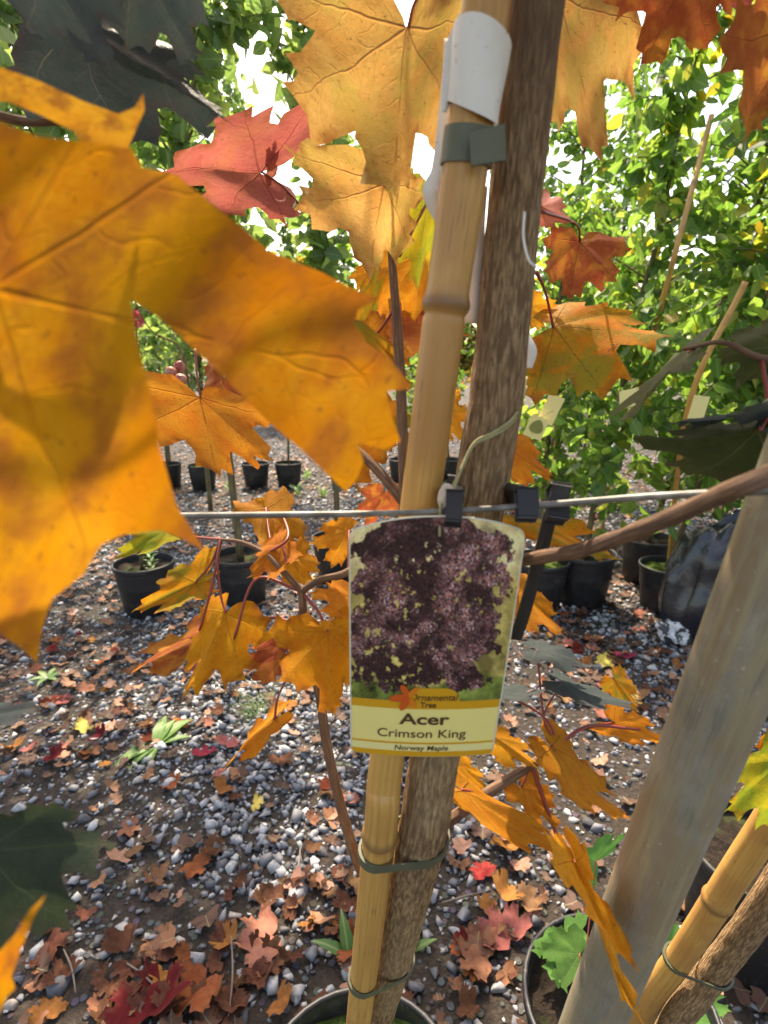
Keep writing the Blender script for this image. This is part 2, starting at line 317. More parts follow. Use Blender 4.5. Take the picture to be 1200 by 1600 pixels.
def spline(pts, n):
    p = np.asarray(pts, float); k = len(p)
    if k == 2: t = np.linspace(0, 1, n)[:, None]; return p[0] * (1 - t) + p[1] * t
    q = np.vstack([2 * p[0] - p[1], p, 2 * p[-1] - p[-2]]); t = np.linspace(0, k - 1, n); i = np.minimum(t.astype(int), k - 2); u = (t - i)[:, None]
    a, b_, c_, d_ = q[i], q[i + 1], q[i + 2], q[i + 3]
    return .5 * ((2 * b_) + (-a + c_) * u + (2 * a - 5 * b_ + 4 * c_ - d_) * u ** 2 + (-a + 3 * b_ - 3 * c_ + d_) * u ** 3)
def tube_arrays(pts, rad, seg=10, n=None, disp=None):
    """pts smoothed to n rings; rad list is interpolated along; disp(u,v)->radius factor"""
    k = len(pts); n = n or max(8, 6 * k); c = spline(pts, n)
    rad = np.interp(np.linspace(0, 1, n), np.linspace(0, 1, len(np.atleast_1d(rad))), np.atleast_1d(rad)) if np.size(rad) > 1 else np.full(n, float(np.ravel(rad)[0]))
    tg = np.gradient(c, axis=0); tg /= np.linalg.norm(tg, axis=1)[:, None] + 1e-12
    a = np.cross(tg[0], (0, 0, 1.)); a = a if np.linalg.norm(a) > .05 else np.cross(tg[0], (1., 0, 0))
    a /= np.linalg.norm(a); ln = np.r_[0, np.cumsum(np.linalg.norm(np.diff(c, axis=0), axis=1))]
    V, UV = [], []; th = np.arange(seg) / seg * 2 * np.pi
    for i in range(n):
        a = a - tg[i] * (a @ tg[i]); a /= np.linalg.norm(a); bb = np.cross(tg[i], a)
        r = np.full(seg, rad[i])
        if disp is not None: r = r * disp(th, ln[i])
        V.append(c[i] + r[:, None] * (np.cos(th)[:, None] * a + np.sin(th)[:, None] * bb))
        UV.append(np.c_[1 - np.abs(th / np.pi - 1), np.full(seg, ln[i])])
    V = np.vstack(V); UV = np.vstack(UV)
    i = np.arange(n - 1)[:, None] * seg; j = np.arange(seg)[None]; jn = (j + 1) % seg
    F = np.stack([i + j, i + jn, i + seg + jn, i + seg + j], -1).reshape(-1, 4)
    F = [tuple(f) for f in F] + [tuple(range(seg))[::-1], tuple((n - 1) * seg + np.arange(seg))]
    return V, F, UV, ln, c
def tube(name, pts, rad, mat, parent=None, seg=10, n=None, disp=None):
    V, F, UV, _, _ = tube_arrays(pts, rad, seg, n, disp)
    return obj(name, mk_mesh(name, V, F, mat, UV), parent)
def box_between(name, a, b_, w, h, mat, parent=None, side=None, bev=.15):
    """bar from a to b with rectangular section w (along side) by h"""
    a, b_ = Vector(a), Vector(b_); d = (b_ - a); L = d.length; d.normalize()
    s = Vector(side) if side is not None else d.cross(Vector((0, 0, 1))); s = (s - d * s.dot(d)).normalized(); t = d.cross(s)
    bm = bmesh.new(); bmesh.ops.create_cube(bm, size=1)
    for v in bm.verts: v.co = a + d * ((v.co.z + .5) * L) + s * (v.co.x * w) + t * (v.co.y * h)
    bmesh.ops.bevel(bm, geom=list(bm.edges), offset=min(w, h) * bev, segments=2, affect='EDGES', profile=.6)
    bmesh.ops.recalc_face_normals(bm, faces=list(bm.faces))
    me = bpy.data.meshes.new(name); bm.to_mesh(me); bm.free(); me.materials.append(mat)
    return obj(name, me, parent)

# ------------------------------------------------------------------ leaves
HALF = [(0, 1.0), (.025, .92), (.06, .87), (.10, .86), (.20, .88), (.185, .79), (.20, .70), (.235, .62), (.29, .62), (.36, .68), (.41, .72), (.50, .79), (.51, .71), (.56, .68), (.70, .68), (.66, .58), (.67, .51), (.74, .44), (.64, .39),
        (.57, .32), (.58, .27), (.66, .25), (.74, .27), (.76, .20), (.88, .12), (.77, .06), (.73, .01), (.71, -.09), (.60, -.08), (.48, -.10), (.36, -.17), (.24, -.18), (.12, -.13), (.04, -.05), (.02, -.01)]
def maple_outline(seed, jit=.025):
    r = np.random.default_rng(seed); h = np.array(HALF)
    rr = h.copy(); rr[1:] += r.normal(0, jit, rr[1:].shape); lf = h.copy(); lf[1:] += r.normal(0, jit, lf[1:].shape); lf[:, 0] *= -1
    rr[-1] = (.012, -.005); lf[-1] = (-.012, -.005)
    return np.vstack([rr, lf[:0:-1]])
def densify(pl, step):
    out = []
    for i in range(len(pl)):
        a, b_ = pl[i], pl[(i + 1) % len(pl)]; m = max(1, int(np.linalg.norm(b_ - a) / step))
        for k in range(m): out.append(a + (b_ - a) * k / m)
    return np.array(out)
def seg_dist(p, pl):
    d = np.full(len(p), 9.)
    for i in range(len(pl)):
        a, b_ = pl[i], pl[(i + 1) % len(pl)]; ab = b_ - a; t = np.clip(((p - a) @ ab) / (ab @ ab + 1e-12), 0, 1)
        d = np.minimum(d, np.linalg.norm(p - a - t[:, None] * ab, axis=1))
    return d
def inside(p, pl):
    c = np.zeros(len(p), bool); j = len(pl) - 1
    for i in range(len(pl)):
        xi, yi = pl[i]; xj, yj = pl[j]
        if yi != yj:
            k = ((yi > p[:, 1]) != (yj > p[:, 1])) & (p[:, 0] < (xj - xi) * (p[:, 1] - yi) / (yj - yi) + xi); c ^= k
        j = i
    return c
def fill_outline(pl, step, seed=0):
    pl = densify(np.asarray(pl, float), step); r = np.random.default_rng(seed)
    lo, hi = pl.min(0), pl.max(0); gx, gy = np.meshgrid(np.arange(lo[0], hi[0], step), np.arange(lo[1], hi[1], step))
    g = np.c_[gx.ravel(), gy.ravel()] + r.uniform(-.25, .25, (gx.size, 2)) * step
    g = g[inside(g, pl)]; g = g[seg_dist(g, pl) > step * .45]
    pts = np.vstack([pl, g]); k = len(pl)
    res = geometry.delaunay_2d_cdt([Vector(p) for p in pts], [], [list(range(k))], 1, 1e-6)
    V = np.array([tuple(v) for v in res[0]]); return V, np.array([f for f in res[2] if len(f) == 3], int), np.minimum(seg_dist(V, pl), 1)
_cache = {}
def leaf_flat(seed, step):
    if (seed, step) not in _cache: _cache[(seed, step)] = fill_outline(maple_outline(seed), step, seed)
    return _cache[(seed, step)]
def curl_z(x, y, cup=.0, droop=.0, fold=.0, wave=.05, seed=0):
    r = np.random.default_rng(seed + 99); z = fold * np.abs(x) + cup * (x ** 2 + (y - .3) ** 2) - droop * np.clip(y, 0, 2) ** 2
    for k in range(5):
        a = r.uniform(2.5, 8); th = r.uniform(0, 6.28); z = z + wave / (1 + k * .5) * np.sin(a * (x * math.cos(th) + y * math.sin(th)) + r.uniform(0, 6.28)) * (x ** 2 + y ** 2) ** .5
    ang = np.arctan2(np.abs(x), y); rr = np.hypot(x, y)     # pleats between the main veins
    z = z + .045 * rr * np.abs(np.sin(ang / R(46) * math.pi))
    return z
_ls = [0]
def hero(tree, J, T, Rr=None, L=None, mat='orange', pet=None, cup=.0, droop=.0, fold=.0, wave=.05, step=.05, seed=None, petr=.0011, name='leaf'):
    """a maple leaf with its junction, tip and side lobe tips at given places"""
    _ls[0] += 1; seed = _ls[0] if seed is None else seed
    J, T = P(*J), P(*T); Vv = T - J
    UR = (P(*Rr) - J - .66 * Vv) / .68 if Rr else None; UL = -(P(*L) - J - .66 * Vv) / .68 if L else None
    UR = UL if UR is None else UR; UL = UR if UL is None else UL
    p, F, ed = leaf_flat(seed % 9, step); x, y = p[:, 0], p[:, 1]
    N = np.cross((UR + UL) * .5, Vv); N /= np.linalg.norm(N); S = np.linalg.norm(Vv)
    z = curl_z(x, y, cup, droop, fold, wave, seed)
    W = J + np.where(x[:, None] > 0, x[:, None] * UR, x[:, None] * UL) + y[:, None] * Vv + z[:, None] * N * S
    o = obj(name, mk_mesh(name, W, F, M[mat], p, attrs={'edge': ed}), tree)
    if pet:
        pts = [W[np.argmin(np.hypot(x, y))]] + [P(*q) for q in pet]
        tube('petiole', pts, [petr, petr * .9, petr * 1.3], M['petiole'], o, 6, 6 * len(pts))
    return o
# loose leaf meshes for the crowns above the picture, shared by many copies
CROWN_MESH = {}
def crown_leaf(mat, k):
    if (mat, k) not in CROWN_MESH:
        p, F, ed = leaf_flat(k, .09); z = curl_z(p[:, 0], p[:, 1], .1, .25, .1, .06, k)
        CROWN_MESH[(mat, k)] = mk_mesh('leaf', np.c_[p, z] * .13, F, M[mat], p, attrs={'edge': ed})
    return CROWN_MESH[(mat, k)]

# ------------------------------------------------------------------ setting: ground and gravel
xs = np.array([-90, -40, -20, -12, -8, -6, -4, -3, -2, -1, 0, 1, 2, 3, 4, 6, 8, 12, 20, 40, 90.]); ys = np.array([-40, -10, -3, -1, 0, 1, 2, 3, 4, 6, 8, 11, 15, 20, 30, 50, 90, 160.])
gx, gy = np.meshgrid(xs, ys); V = np.c_[gx.ravel(), gy.ravel(), np.zeros(gx.size)]; nx = len(xs)
F = np.array([(j * nx + i, j * nx + i + 1, (j + 1) * nx + i + 1, (j + 1) * nx + i) for j in range(len(ys) - 1) for i in range(nx - 1)])
ground = tag(obj('ground', mk_mesh('ground', V, F, M['ground'])), 'dark soil yard strewn with gravel and fallen leaves', 'ground', kind='structure')

def hull_stone(seed, n=10):
    r = np.random.default_rng(seed); bm = bmesh.new(); q = r.normal(size=(n, 3)); q /= np.linalg.norm(q, axis=1)[:, None]; q *= r.uniform(.8, 1.1, (n, 1))
    q *= (1, r.uniform(.6, .95), r.uniform(.45, .7))
    for v in q: bm.verts.new(v)
    res = bmesh.ops.convex_hull(bm, input=list(bm.verts)); bmesh.ops.delete(bm, geom=[g for g in res['geom_interior'] if isinstance(g, bmesh.types.BMVert)], context='VERTS')
    bmesh.ops.recalc_face_normals(bm, faces=list(bm.faces)); bm.verts.index_update()
    V = np.array([tuple(v.co) for v in bm.verts]); F = np.array([[v.index for v in f.verts] for f in bm.faces]); bm.free(); return V, F
STONES = [hull_stone(s) for s in range(10)]
def smooth_noise(x, y, s, seed):
    r = np.random.default_rng(seed); z = 0
    for k in range(6):
        th = r.uniform(0, 6.28); f = s * r.uniform(.6, 1.8); z = z + np.sin(f * (x * math.cos(th) + y * math.sin(th)) + r.uniform(0, 6.28))
    return z / 6
def stone_field(n, y0, y1, smin, smax):
    y = np.sqrt(rng.uniform(y0 ** 2, y1 ** 2, n)); x = rng.uniform(-1, 1, n) * (.85 * y + .35); s = smin * (smax / smin) ** (rng.beta(1.4, 2.0, n))
    px, py, _ = proj(np.c_[x, y, np.zeros(n)])
    dens = .62 + .9 * smooth_noise(x, y, 4.5, 3)
    low = np.exp(-((py - 1500) / 150) ** 2) * .35 + np.exp(-(((px - 900) / 260) ** 2 + ((py - 1010) / 110) ** 2)) * .55 + np.exp(-(((px - 120) / 160) ** 2 + ((py - 980) / 130) ** 2)) * .45
    dens = np.clip(dens - low + .45 * np.exp(-(((px - 400) / 170) ** 2 + ((py - 1230) / 130) ** 2)), .26, 1); k = rng.uniform(size=n) < dens
    return x[k], y[k], s[k]
sets = [stone_field(21000, .62, 2.6, .0055, .031), stone_field(25000, 2.6, 5.0, .009, .034), stone_field(15000, 5.0, 10., .016, .045), stone_field(18000, .62, 3.2, .004, .010)]
X = np.concatenate([s[0] for s in sets]); Y = np.concatenate([s[1] for s in sets]); S = np.concatenate([s[2] for s in sets])
px, py, dd = proj(np.c_[X, Y, np.zeros(len(X))]); scr = np.where((px > 0) & (px < 1200) & (py < 1600) & (py > 560), S / dd, 0)
big = np.argsort(-scr)[:300]; isbig = np.zeros(len(X), bool); isbig[big] = True
stone_me = [mk_mesh('stone', v, f, M['stone'], smooth=False) for v, f in STONES]
for k, i in enumerate(big):
    o = obj('stone', stone_me[k % 10]); o.location = (X[i], Y[i], S[i] * .3); o.scale = (S[i],) * 3
    o.rotation_euler = (random.uniform(-.5, .5), random.uniform(-.5, .5), random.uniform(0, 6.28)); par(o, ground)
VV, FF, RR = [], [], []; base = 0; idx = np.where(~isbig)[0]; var = rng.integers(0, 10, len(idx))
for k in range(10):
    ii = idx[var == k]; v, f = STONES[k]; m = len(ii); a = rng.uniform(0, 6.28, m); ca, sa = np.cos(a), np.sin(a); s = S[ii]; tilt = rng.uniform(-.5, .5, m)
    vx = v[None, :, 0] * ca[:, None] - v[None, :, 1] * sa[:, None]; vy = v[None, :, 0] * sa[:, None] + v[None, :, 1] * ca[:, None]; vz = v[None, :, 2] + tilt[:, None] * vx
    W = np.stack([X[ii][:, None] + vx * s[:, None], Y[ii][:, None] + vy * s[:, None], s[:, None] * (.22 + vz)], -1).reshape(-1, 3)
    VV.append(W); FF.append((f[None] + (np.arange(m) * len(v))[:, None, None]).reshape(-1, 3) + base); base += len(W)
    q = rng.uniform(size=m) ** 1.15; RR.append(np.repeat(q, len(v)))
tag(obj('gravel', mk_mesh('gravel', np.vstack(VV), np.vstack(FF), M['gravel'], smooth=False, attrs={'rnd': np.concatenate(RR)}), ground), kind='stuff')

# ------------------------------------------------------------------ small leaves for background plants
def ovate(wid, fold=.18):
    """folded ovate leaf, 14 triangles, base at origin, tip at y=1"""
    ys_ = [0, .18, .42, .68, .88]; ws = [.04, .75, 1., .72, .3]; V = []
    for y, w_ in zip(ys_, ws): V += [(-w_ * wid, y, fold * w_ * wid - .10 * y * y), (0, y, -.10 * y * y), (w_ * wid, y, fold * w_ * wid - .10 * y * y)]
    V.append((0, 1.0, -.12)); F = []
    for i in range(4):
        a = i * 3; F += [(a, a + 1, a + 4), (a, a + 4, a + 3), (a + 1, a + 2, a + 5), (a + 1, a + 5, a + 4)]
    F += [(12, 13, 15), (13, 14, 15)]
    return np.array(V), np.array(F)
OV = ovate(.30); OVW = ovate(.38)
def frames(n_, down, seed):
    """random leaf orientations: tip direction tends outward/down"""
    r = np.random.default_rng(seed); t = r.normal(size=(n_, 3)); t[:, 2] = t[:, 2] * .5 - down; t /= np.linalg.norm(t, axis=1)[:, None]
    u = np.cross(t, r.normal(size=(n_, 3))); u /= np.linalg.norm(u, axis=1)[:, None]; return u, t, np.cross(u, t)
def leaf_cloud(pos, size, shape, u, t, n_, rnd):
    v, f = shape; m = len(pos)
    W = pos[:, None] + size[:, None, None] * (v[None, :, 0:1] * u[:, None] + v[None, :, 1:2] * t[:, None] + v[None, :, 2:3] * n_[:, None])
    F = (f[None] + (np.arange(m) * len(v))[:, None, None]).reshape(-1, 3)
    return W.reshape(-1, 3), F, np.repeat(rnd, len(v)), np.tile(v[:, :2], (m, 1))

LEAF_ME = {}
def sapling(name, base, height, lean, spread, z0, nleaf, lsize, label, cat, group=None, mat='lf_green', shape=OV, down=.5, ntwig=26, nsingle=0, rad=.011, seed=1, bark='bark_green', upright=.6, full=1.):
    """young tree: tapered trunk with limbs, crown of small leaves, the nearest leaves as parts of their own"""
    r = np.random.default_rng(seed); base = np.asarray(base, float); root = empty(name, base, label, cat, group)
    top = base + np.array((lean[0], lean[1], height)); k = 7; tt = np.linspace(0, 1, k)[:, None]
    pts = base * (1 - tt) + top * tt; pts[1:-1, :2] += r.normal(0, .012, (k - 2, 2))
    tube('trunk', pts, [rad * 1.25, rad, rad * .8, rad * .3], M[bark], root, 8, 22)
    pos = []; BV, BF, bn = [], [], 0
    for i in range(ntwig):
        h = z0 + (1 - z0) * (i + r.uniform(0, 1)) / ntwig; q = base * (1 - h) + top * h; a = r.uniform(0, 6.28)
        L = spread * (1.1 - .65 * h) * r.uniform(.6, 1.15) * (1 if full >= 1 else r.uniform(full, 1))
        d = np.array((math.cos(a), math.sin(a), upright * r.uniform(.4, 1.4))); d /= np.linalg.norm(d)
        e = q + d * L; e[2] -= down * .22 * L; mid = (q + e) / 2 + np.array((0, 0, .06 * L + down * .12 * L))
        V_, F_, _, _, c_ = tube_arrays([q, mid, e], [rad * .42, rad * .25, rad * .1], 5, 9); BV.append(V_); BF += [tuple(np.array(f) + bn) for f in F_]; bn += len(V_)
        m = int(nleaf / ntwig); s = r.uniform(.12, 1, m); pp = c_[(s * 8).astype(int)] + r.normal(0, .055 * spread + .012, (m, 3)); pos.append(pp)
    obj('branch', mk_mesh('branch', np.vstack(BV), BF, M[bark]), root)
    pos = np.vstack(pos); pos = pos[pos[:, 2] > .1]; m = len(pos); u, t, n_ = frames(m, down, seed); sz = lsize * r.uniform(.6, 1.2, m); rnd = np.clip(r.beta(2, 2.4, m) + r.normal(0, .04, m), 0, 1)
    x_, y_, d_ = proj(pos); vis = (x_ > -20) & (x_ < 1220) & (y_ > -20) & (d_ > .2); order = np.argsort(np.where(vis, d_, 99))
    sing = order[:nsingle]; mask = np.ones(m, bool); mask[sing] = False
    if mask.any():
        W, F, q, uv = leaf_cloud(pos[mask], sz[mask], shape, u[mask], t[mask], n_[mask], rnd[mask])
        tag(obj('crown', mk_mesh('crown', W, F, M[mat], uv, attrs={'rnd': q}), root), kind='stuff')
    if nsingle:
        key = (mat, shape is OV)
        if key not in LEAF_ME: LEAF_ME[key] = mk_mesh('leaf', shape[0], shape[1], M[mat + '_o'], shape[0][:, :2])
        for i in sing:
            o = obj('leaf', LEAF_ME[key]); mt = Matrix.Identity(4)
            for c in range(3): mt[c][0], mt[c][1], mt[c][2], mt[c][3] = u[i][c] * sz[i], t[i][c] * sz[i], n_[i][c] * sz[i], pos[i][c]
            o.matrix_basis = mt; par(o, root)
    return root

# ------------------------------------------------------------------ pots
def lathe(prof, seg=36):
    V = [(r_ * math.cos(2 * math.pi * k / seg), r_ * math.sin(2 * math.pi * k / seg), z) for r_, z in prof for k in range(seg)]; F = []
    for i in range(len(prof) - 1):
        for k in range(seg): F.append((i * seg + k, i * seg + (k + 1) % seg, (i + 1) * seg + (k + 1) % seg, (i + 1) * seg + k))
    return V, F
RO, HT = .150, .265
V_, F_ = lathe([(.001, .0), (.112, .0), (.116, .004), (.142, HT - .03), (.142, HT - .022)]); V2, F2 = lathe([(.135, .15), (.139, HT - .02), (.141, HT - .004)])
n0 = len(V_); body_me = mk_mesh('body', V_ + V2, F_ + [tuple(i + n0 for i in f) for f in F2], M['pot'])
V_, F_ = lathe([(.1415, HT - .024), (.1475, HT - .024), (.1490, HT - .021), (.1505, HT - .003), (.1490, HT), (.1450, HT + .001), (.1425, HT - .001), (.1415, HT - .006), (.1415, HT - .024)]); rim_me = mk_mesh('rim', V_, F_, M['pot'])
def soil_mesh(mat, seed):
    r = np.random.default_rng(seed); prof = [(.001, .0), (.03, 0), (.06, 0), (.09, 0), (.115, 0), (.1388, 0)]; V, F = lathe([(a, HT - .035) for a, _ in prof], 30); V = np.array(V)
    V[:, 2] += .009 * np.sin(V[:, 0] * 60 + seed) * np.sin(V[:, 1] * 50) + r.normal(0, .0035, len(V)); return mk_mesh('soil', V, F, M[mat])
soil_me = [soil_mesh('soil', 1), soil_mesh('moss', 2), soil_mesh('soil', 3)]
def pot(loc, label, group=None, scale=1., tilt=(0, 0), soil=0, rz=None):
    root = empty('plant_pot', loc, label, 'pot', group)
    root.rotation_euler = (tilt[0], tilt[1], random.uniform(0, 6.28) if rz is None else rz); root.scale = (scale,) * 3
    for nm, me in (('body', body_me), ('rim', rim_me), ('soil', soil_me[soil])):
        o = bpy.data.objects.new(nm, me); col.objects.link(o); o.parent = root
    return root
def gpot(x, y, label, group=None, **kw):
    g = G(x, y); g = g + np.array((0, RO * .8, 0)); pot((g[0], g[1], 0), label, group, **kw); return g
SOILZ = HT - .035

# middle row and its trees
MR = 'black pots of the middle row'
mid = [gpot(218, 968, 'black plastic pot with a small green weed and bare soil round the stem'),
       gpot(372, 953, 'dusty black pot with dry grass roots round a slim straight stem'),
       gpot(526, 917, 'black pot with mossy soil half behind orange leaves and the label')]
far_l = [gpot(x, y, 'small black pot in the far row on the pale gravel', 'black pots of the far row', scale=.95, soil=k % 3) for k, (x, y) in enumerate([(258, 766), (313, 768), (397, 765), (449, 764), (534, 760), (628, 757), (702, 757)])]
rp = [gpot(848, 962, 'black pot with bright green moss on its soil beside the black strap', soil=1),
      gpot(919, 953, 'wide black pot with yellow leaf over its soil and white scratch mark', scale=1.06),
      gpot(1020, 918, 'black pot set behind another one near the crumpled black film'),
      gpot(1052, 966, 'black pot with mossy soil touching the crumpled black film', scale=.92, soil=1),
      gpot(912, 764, 'small black pot under the leafy green pear trees', scale=.95)]
potA = pot((-.035, .515, 0), 'black pot holding the staked maple trunk and bamboo cane', soil=1)
potC = pot((.375, .64, 0), 'black pot with grey rim and green seedlings at the foot of the steel post', soil=0)
pot((.80, .93, 0), 'black pot with no plant in view at the edge beyond the right-hand cane', soil=2)

def stem(p, h=SOILZ): return (p[0], p[1], h)
AG = 'apple saplings of the middle row'
s1 = sapling('apple_tree', stem(mid[0]), 2.45, (-.12, -.25), .68, .48, 950, .082, 'apple sapling with round fruit in the pot with a small weed', 'tree', None, 'lf_apple', OVW, .15, 30, 90, .013, 11, upright=1.1)
s2 = sapling('apple_tree', stem(mid[1]), 2.6, (-.05, -.25), .65, .48, 950, .082, 'slim sapling with pale green leaves in the dusty pot', 'tree', None, 'lf_apple', OVW, .15, 22, 110, .016, 12, upright=1.1)
s3 = sapling('apple_tree', stem(mid[2]), 2.7, (-.10, -.3), .65, .48, 950, .082, 'sapling with pale leaves in the mossy pot behind orange leaves', 'tree', None, 'lf_apple', OVW, .15, 20, 110, .014, 13, upright=1.1)
for k, p in enumerate(far_l):
    sapling('fruit_sapling', stem(p), 2.2 + .25 * math.sin(k * 3), (.06 * math.sin(k * 5), .05), .42, .42, 520, .075, 'fruit sapling growing in a pot of the far row', 'tree', 'saplings of the far row', 'lf_apple' if k % 2 else 'lf_green', OVW, .25, 16, 0, .011, 20 + k, upright=.9)
# leafy trees on the right
T3 = ['dense leafy pear sapling in the mossy pot beside the black strap', 'leafy green sapling in the wide pot with a yellow leaf', 'tall leafy green sapling in the pot behind another one', 'leafy green sapling in the mossy pot touching the black film', 'leafy green sapling in the small pot under the pear trees']
for k, p in enumerate(rp):
    sapling('pear_tree', stem(p), [1.75, 2.35, 2.6, 2.45, 2.5][k], [(.10, .3), (.25, -.05), (.4, -.1), (.35, -.35), (.1, .1)][k], [.42, .58, .68, .65, .6][k], [.12, .08, .10, .12, .08][k], [1100, 1450, 1500, 1450, 1200][k], [.07, .085, .09, .095, .075][k], T3[k], 'tree', None, 'lf_green', OV, .95, 46, [140, 180, 190, 190, 60][k], .013, 40 + k, upright=.55)
for k, (x, y) in enumerate([(2.0, 2.6), (2.3, 3.6), (1.35, 4.4), (3.0, 4.6), (2.1, 5.4), (.55, 6.4)]):
    sapling('leafy_tree', (x, y, 0), [2.9, 3.4, 3.3, 3.7, 3.9, 3.2][k], (.1, .05), .85, .13, 1800, .085, ['bushy green tree beyond the steel post', 'bushy green tree behind the pear saplings', 'bushy green tree deep in the nursery row', 'bushy green tree at the far side of the nursery', 'bushy green tree behind the tall pear saplings', 'narrow green tree seen between cane and trunk'][k], 'tree', None, 'lf_green', OV, .5, 36, 0, .018, 60 + k)
for k, (x, y) in enumerate([(-3.2, 3.2), (-2.2, 3.6), (-3.9, 5.0), (-2.6, 6.6), (-1.5, 4.6)]):
    sapling('leafy_tree', (x, y, 0), 3.3 + .5 * math.sin(k * 2.2), (.1, .05), .85, .26, 1500, .09, 'leafy green tree standing behind the large orange leaf', 'tree', 'leafy trees hidden by the orange leaf', 'lf_apple', OVW, .3, 34, 0, .018, 80 + k)
# tree line at the back
for k in range(13):
    x = -15 + k * 2.5 + random.uniform(-.6, .6); y = random.uniform(11, 16); aut = k in (5, 7, 8)
    sapling('background_tree', (x, y, 0), random.uniform(2.8, 4.2), (.1, .1), 1.9, .1, 2600, .17, 'autumn coloured tree in the row closing the nursery' if aut else 'full green tree in the row closing the nursery', 'tree', 'autumn trees at the back' if aut else 'green trees at the back', 'lf_aut' if aut else 'lf_green', OVW, .3, 40, 0, .06, 100 + k)

# fruit on the first apple tree, red flowers behind
for k, (x, y, d) in enumerate([(267, 583, 2.62), (281, 574, 2.66), (282, 594, 2.6)]):
    V_, F_ = lathe([(.002, .026), (.010, .0285), (.020, .025), (.027, .012), (.0285, -.002), (.025, -.016), (.016, -.026), (.006, -.0275), (.001, -.025)], 16); o = obj('apple', mk_mesh('apple', V_, F_, M['apple'])); o.location = P(x, y, d); o.rotation_euler = (random.uniform(-.4, .4), random.uniform(-.4, .4), 0); par(o, s1)
    tube('fruit_stalk', [P(x, y, d) + (0, 0, .022), P(x + 4, y - 10, d), P(283, 548, 2.66)], [.0016, .002, .003], M['bark_thin'], s1, 5)
tube('branch', [P(300, 640, 2.7), P(283, 548, 2.66), P(240, 520, 2.6), P(212, 478, 2.55)], [.006, .005, .004, .002], M['bark_thin'], s1, 6)
fl = empty('flower_cluster', P(212, 505, 3.2), 'cluster of pinkish red flowers seen through the orange leaf gap', 'flowers')
for k in range(9):
    c = P(212 + random.uniform(-14, 16), 505 + random.uniform(-16, 16), 3.2 + random.uniform(-.04, .04)); u, t, n_ = frames(6, -.3, 500 + k)
    W, F, q, uv = leaf_cloud(np.tile(c, (6, 1)), np.full(6, .035), OVW, u, t, n_, np.full(6, .5)); obj('petal', mk_mesh('petal', W, F, M['petal'], uv), fl)
tube('stem', [P(212, 505, 3.2), P(216, 560, 3.2), np.r_[P(214, 560, 3.2)[:2], 0.]], [.004, .005, .006], M['bark_green'], fl, 6)

# bamboo canes of the background
def bamboo(name, pts, rad, label, group=None, nodes=(), seg=14, n=60, cat='cane'):
    V, F, UV, ln, c = tube_arrays(pts, rad, seg, n); nd = np.zeros(n)
    L = ln[-1]; rel = ln / L
    for q in nodes: nd = np.maximum(nd, np.exp(-((ln - q) / .0045) ** 2))
    cc = np.repeat(c, seg, 0); V = cc + (V - cc) * (1 + .13 * np.repeat(nd, seg)[:, None])
    for q in nodes:                      # thin groove under each node
        g = np.exp(-((ln - q - .006) / .0018) ** 2); V = cc + (V - cc) * (1 - .08 * np.repeat(g, seg)[:, None])
    return tag(obj(name, mk_mesh(name, V, F, M['bamboo'], UV, attrs={'node': np.repeat(nd, seg)})), label, cat, group)
bamboo('bamboo_cane', [P(1112, 180, 2.2), P(1030, 490, 2.35), G(938, 835) + (0, .0, SOILZ * 0)], .011, 'long thin bamboo cane rising slanted through the green pear leaves', nodes=(.3, .62, .95, 1.3))
bamboo('bamboo_cane', [P(1000, 600, 2.9), G(940, 800)], .011, 'short slanted bamboo cane below the hanging yellow tags', nodes=(.2, .5))
bamboo('bamboo_cane', [P(1165, 440, 2.0), P(1075, 640, 2.2), np.r_[rp[3][:2] + (.02, .03), SOILZ - .01]], .011, 'bamboo cane standing in the mossy pot by the black film', nodes=(.25, .55, .9))
bamboo('bamboo_cane', [P(884, 560, 3.0), np.r_[rp[0][:2] + (.03, .04), SOILZ - .01]], .011, 'thin bamboo cane in the mossy pot near the pear tag', nodes=(.25, .55))
tag(tube('steel_post', [G(600, 772) + (0, 0, 1.9), G(600, 772)], .022, M['post'], None, 14), 'slim pale grey metal post among the far pots', 'post')

# hanging yellow fruit tags
def fruit_tag(c, w_, h_, ang, label, group=None, pear=False, fold=None):
    root = empty('plant_tag', c, label, 'tag', group); x = np.array((math.cos(ang), .15, -math.sin(ang))); y = np.array((math.sin(ang), -.1, math.cos(ang)))
    def sheet(nm, mat, off, rx, ry, cx=0, cy=0, shape=None):
        a = np.linspace(0, 2 * np.pi, 24, endpoint=False)
        o2 = shape if shape is not None else np.array([(-1, -1), (1, -1), (1, 1), (-1, 1)]); nrm = np.cross(x, y); nrm /= np.linalg.norm(nrm); nrm = nrm if nrm[1] < 0 else -nrm
        W0 = np.array([c + x * (cx + p[0] * rx) + y * (cy + p[1] * ry) + nrm * off for p in o2]); k = len(o2); W = np.vstack([W0, W0 - nrm * .0008])
        F = [tuple(range(k)), tuple(range(2 * k - 1, k - 1, -1))] + [(i, i + k, (i + 1) % k + k, (i + 1) % k) for i in range(k)]
        return obj(nm, mk_mesh(nm, W, F, M[mat], smooth=False), root)
    sheet('card', 'card_pale', 0, w_, h_)
    if pear:
        a = np.linspace(0, 2 * np.pi, 26, endpoint=False); rr = .72 + .28 * np.cos(a); sheet('pear_picture', 'pear', .002, w_ * .75, h_ * .62, 0, h_ * .1, np.c_[np.sin(a) * (1.05 - .35 * np.cos(a)) * .9, np.cos(a)])
    tube('string', [c + y * h_ * .98, c + y * h_ * 1.3 + x * .01, c + y * h_ * 1.9 + x * .03], .0012, M['twine'], root, 5)
    return root
fruit_tag(P(838, 668, 1.9), .034, .038, .35, 'yellow tag with a green pear picture hanging from the pear sapling', pear=True)
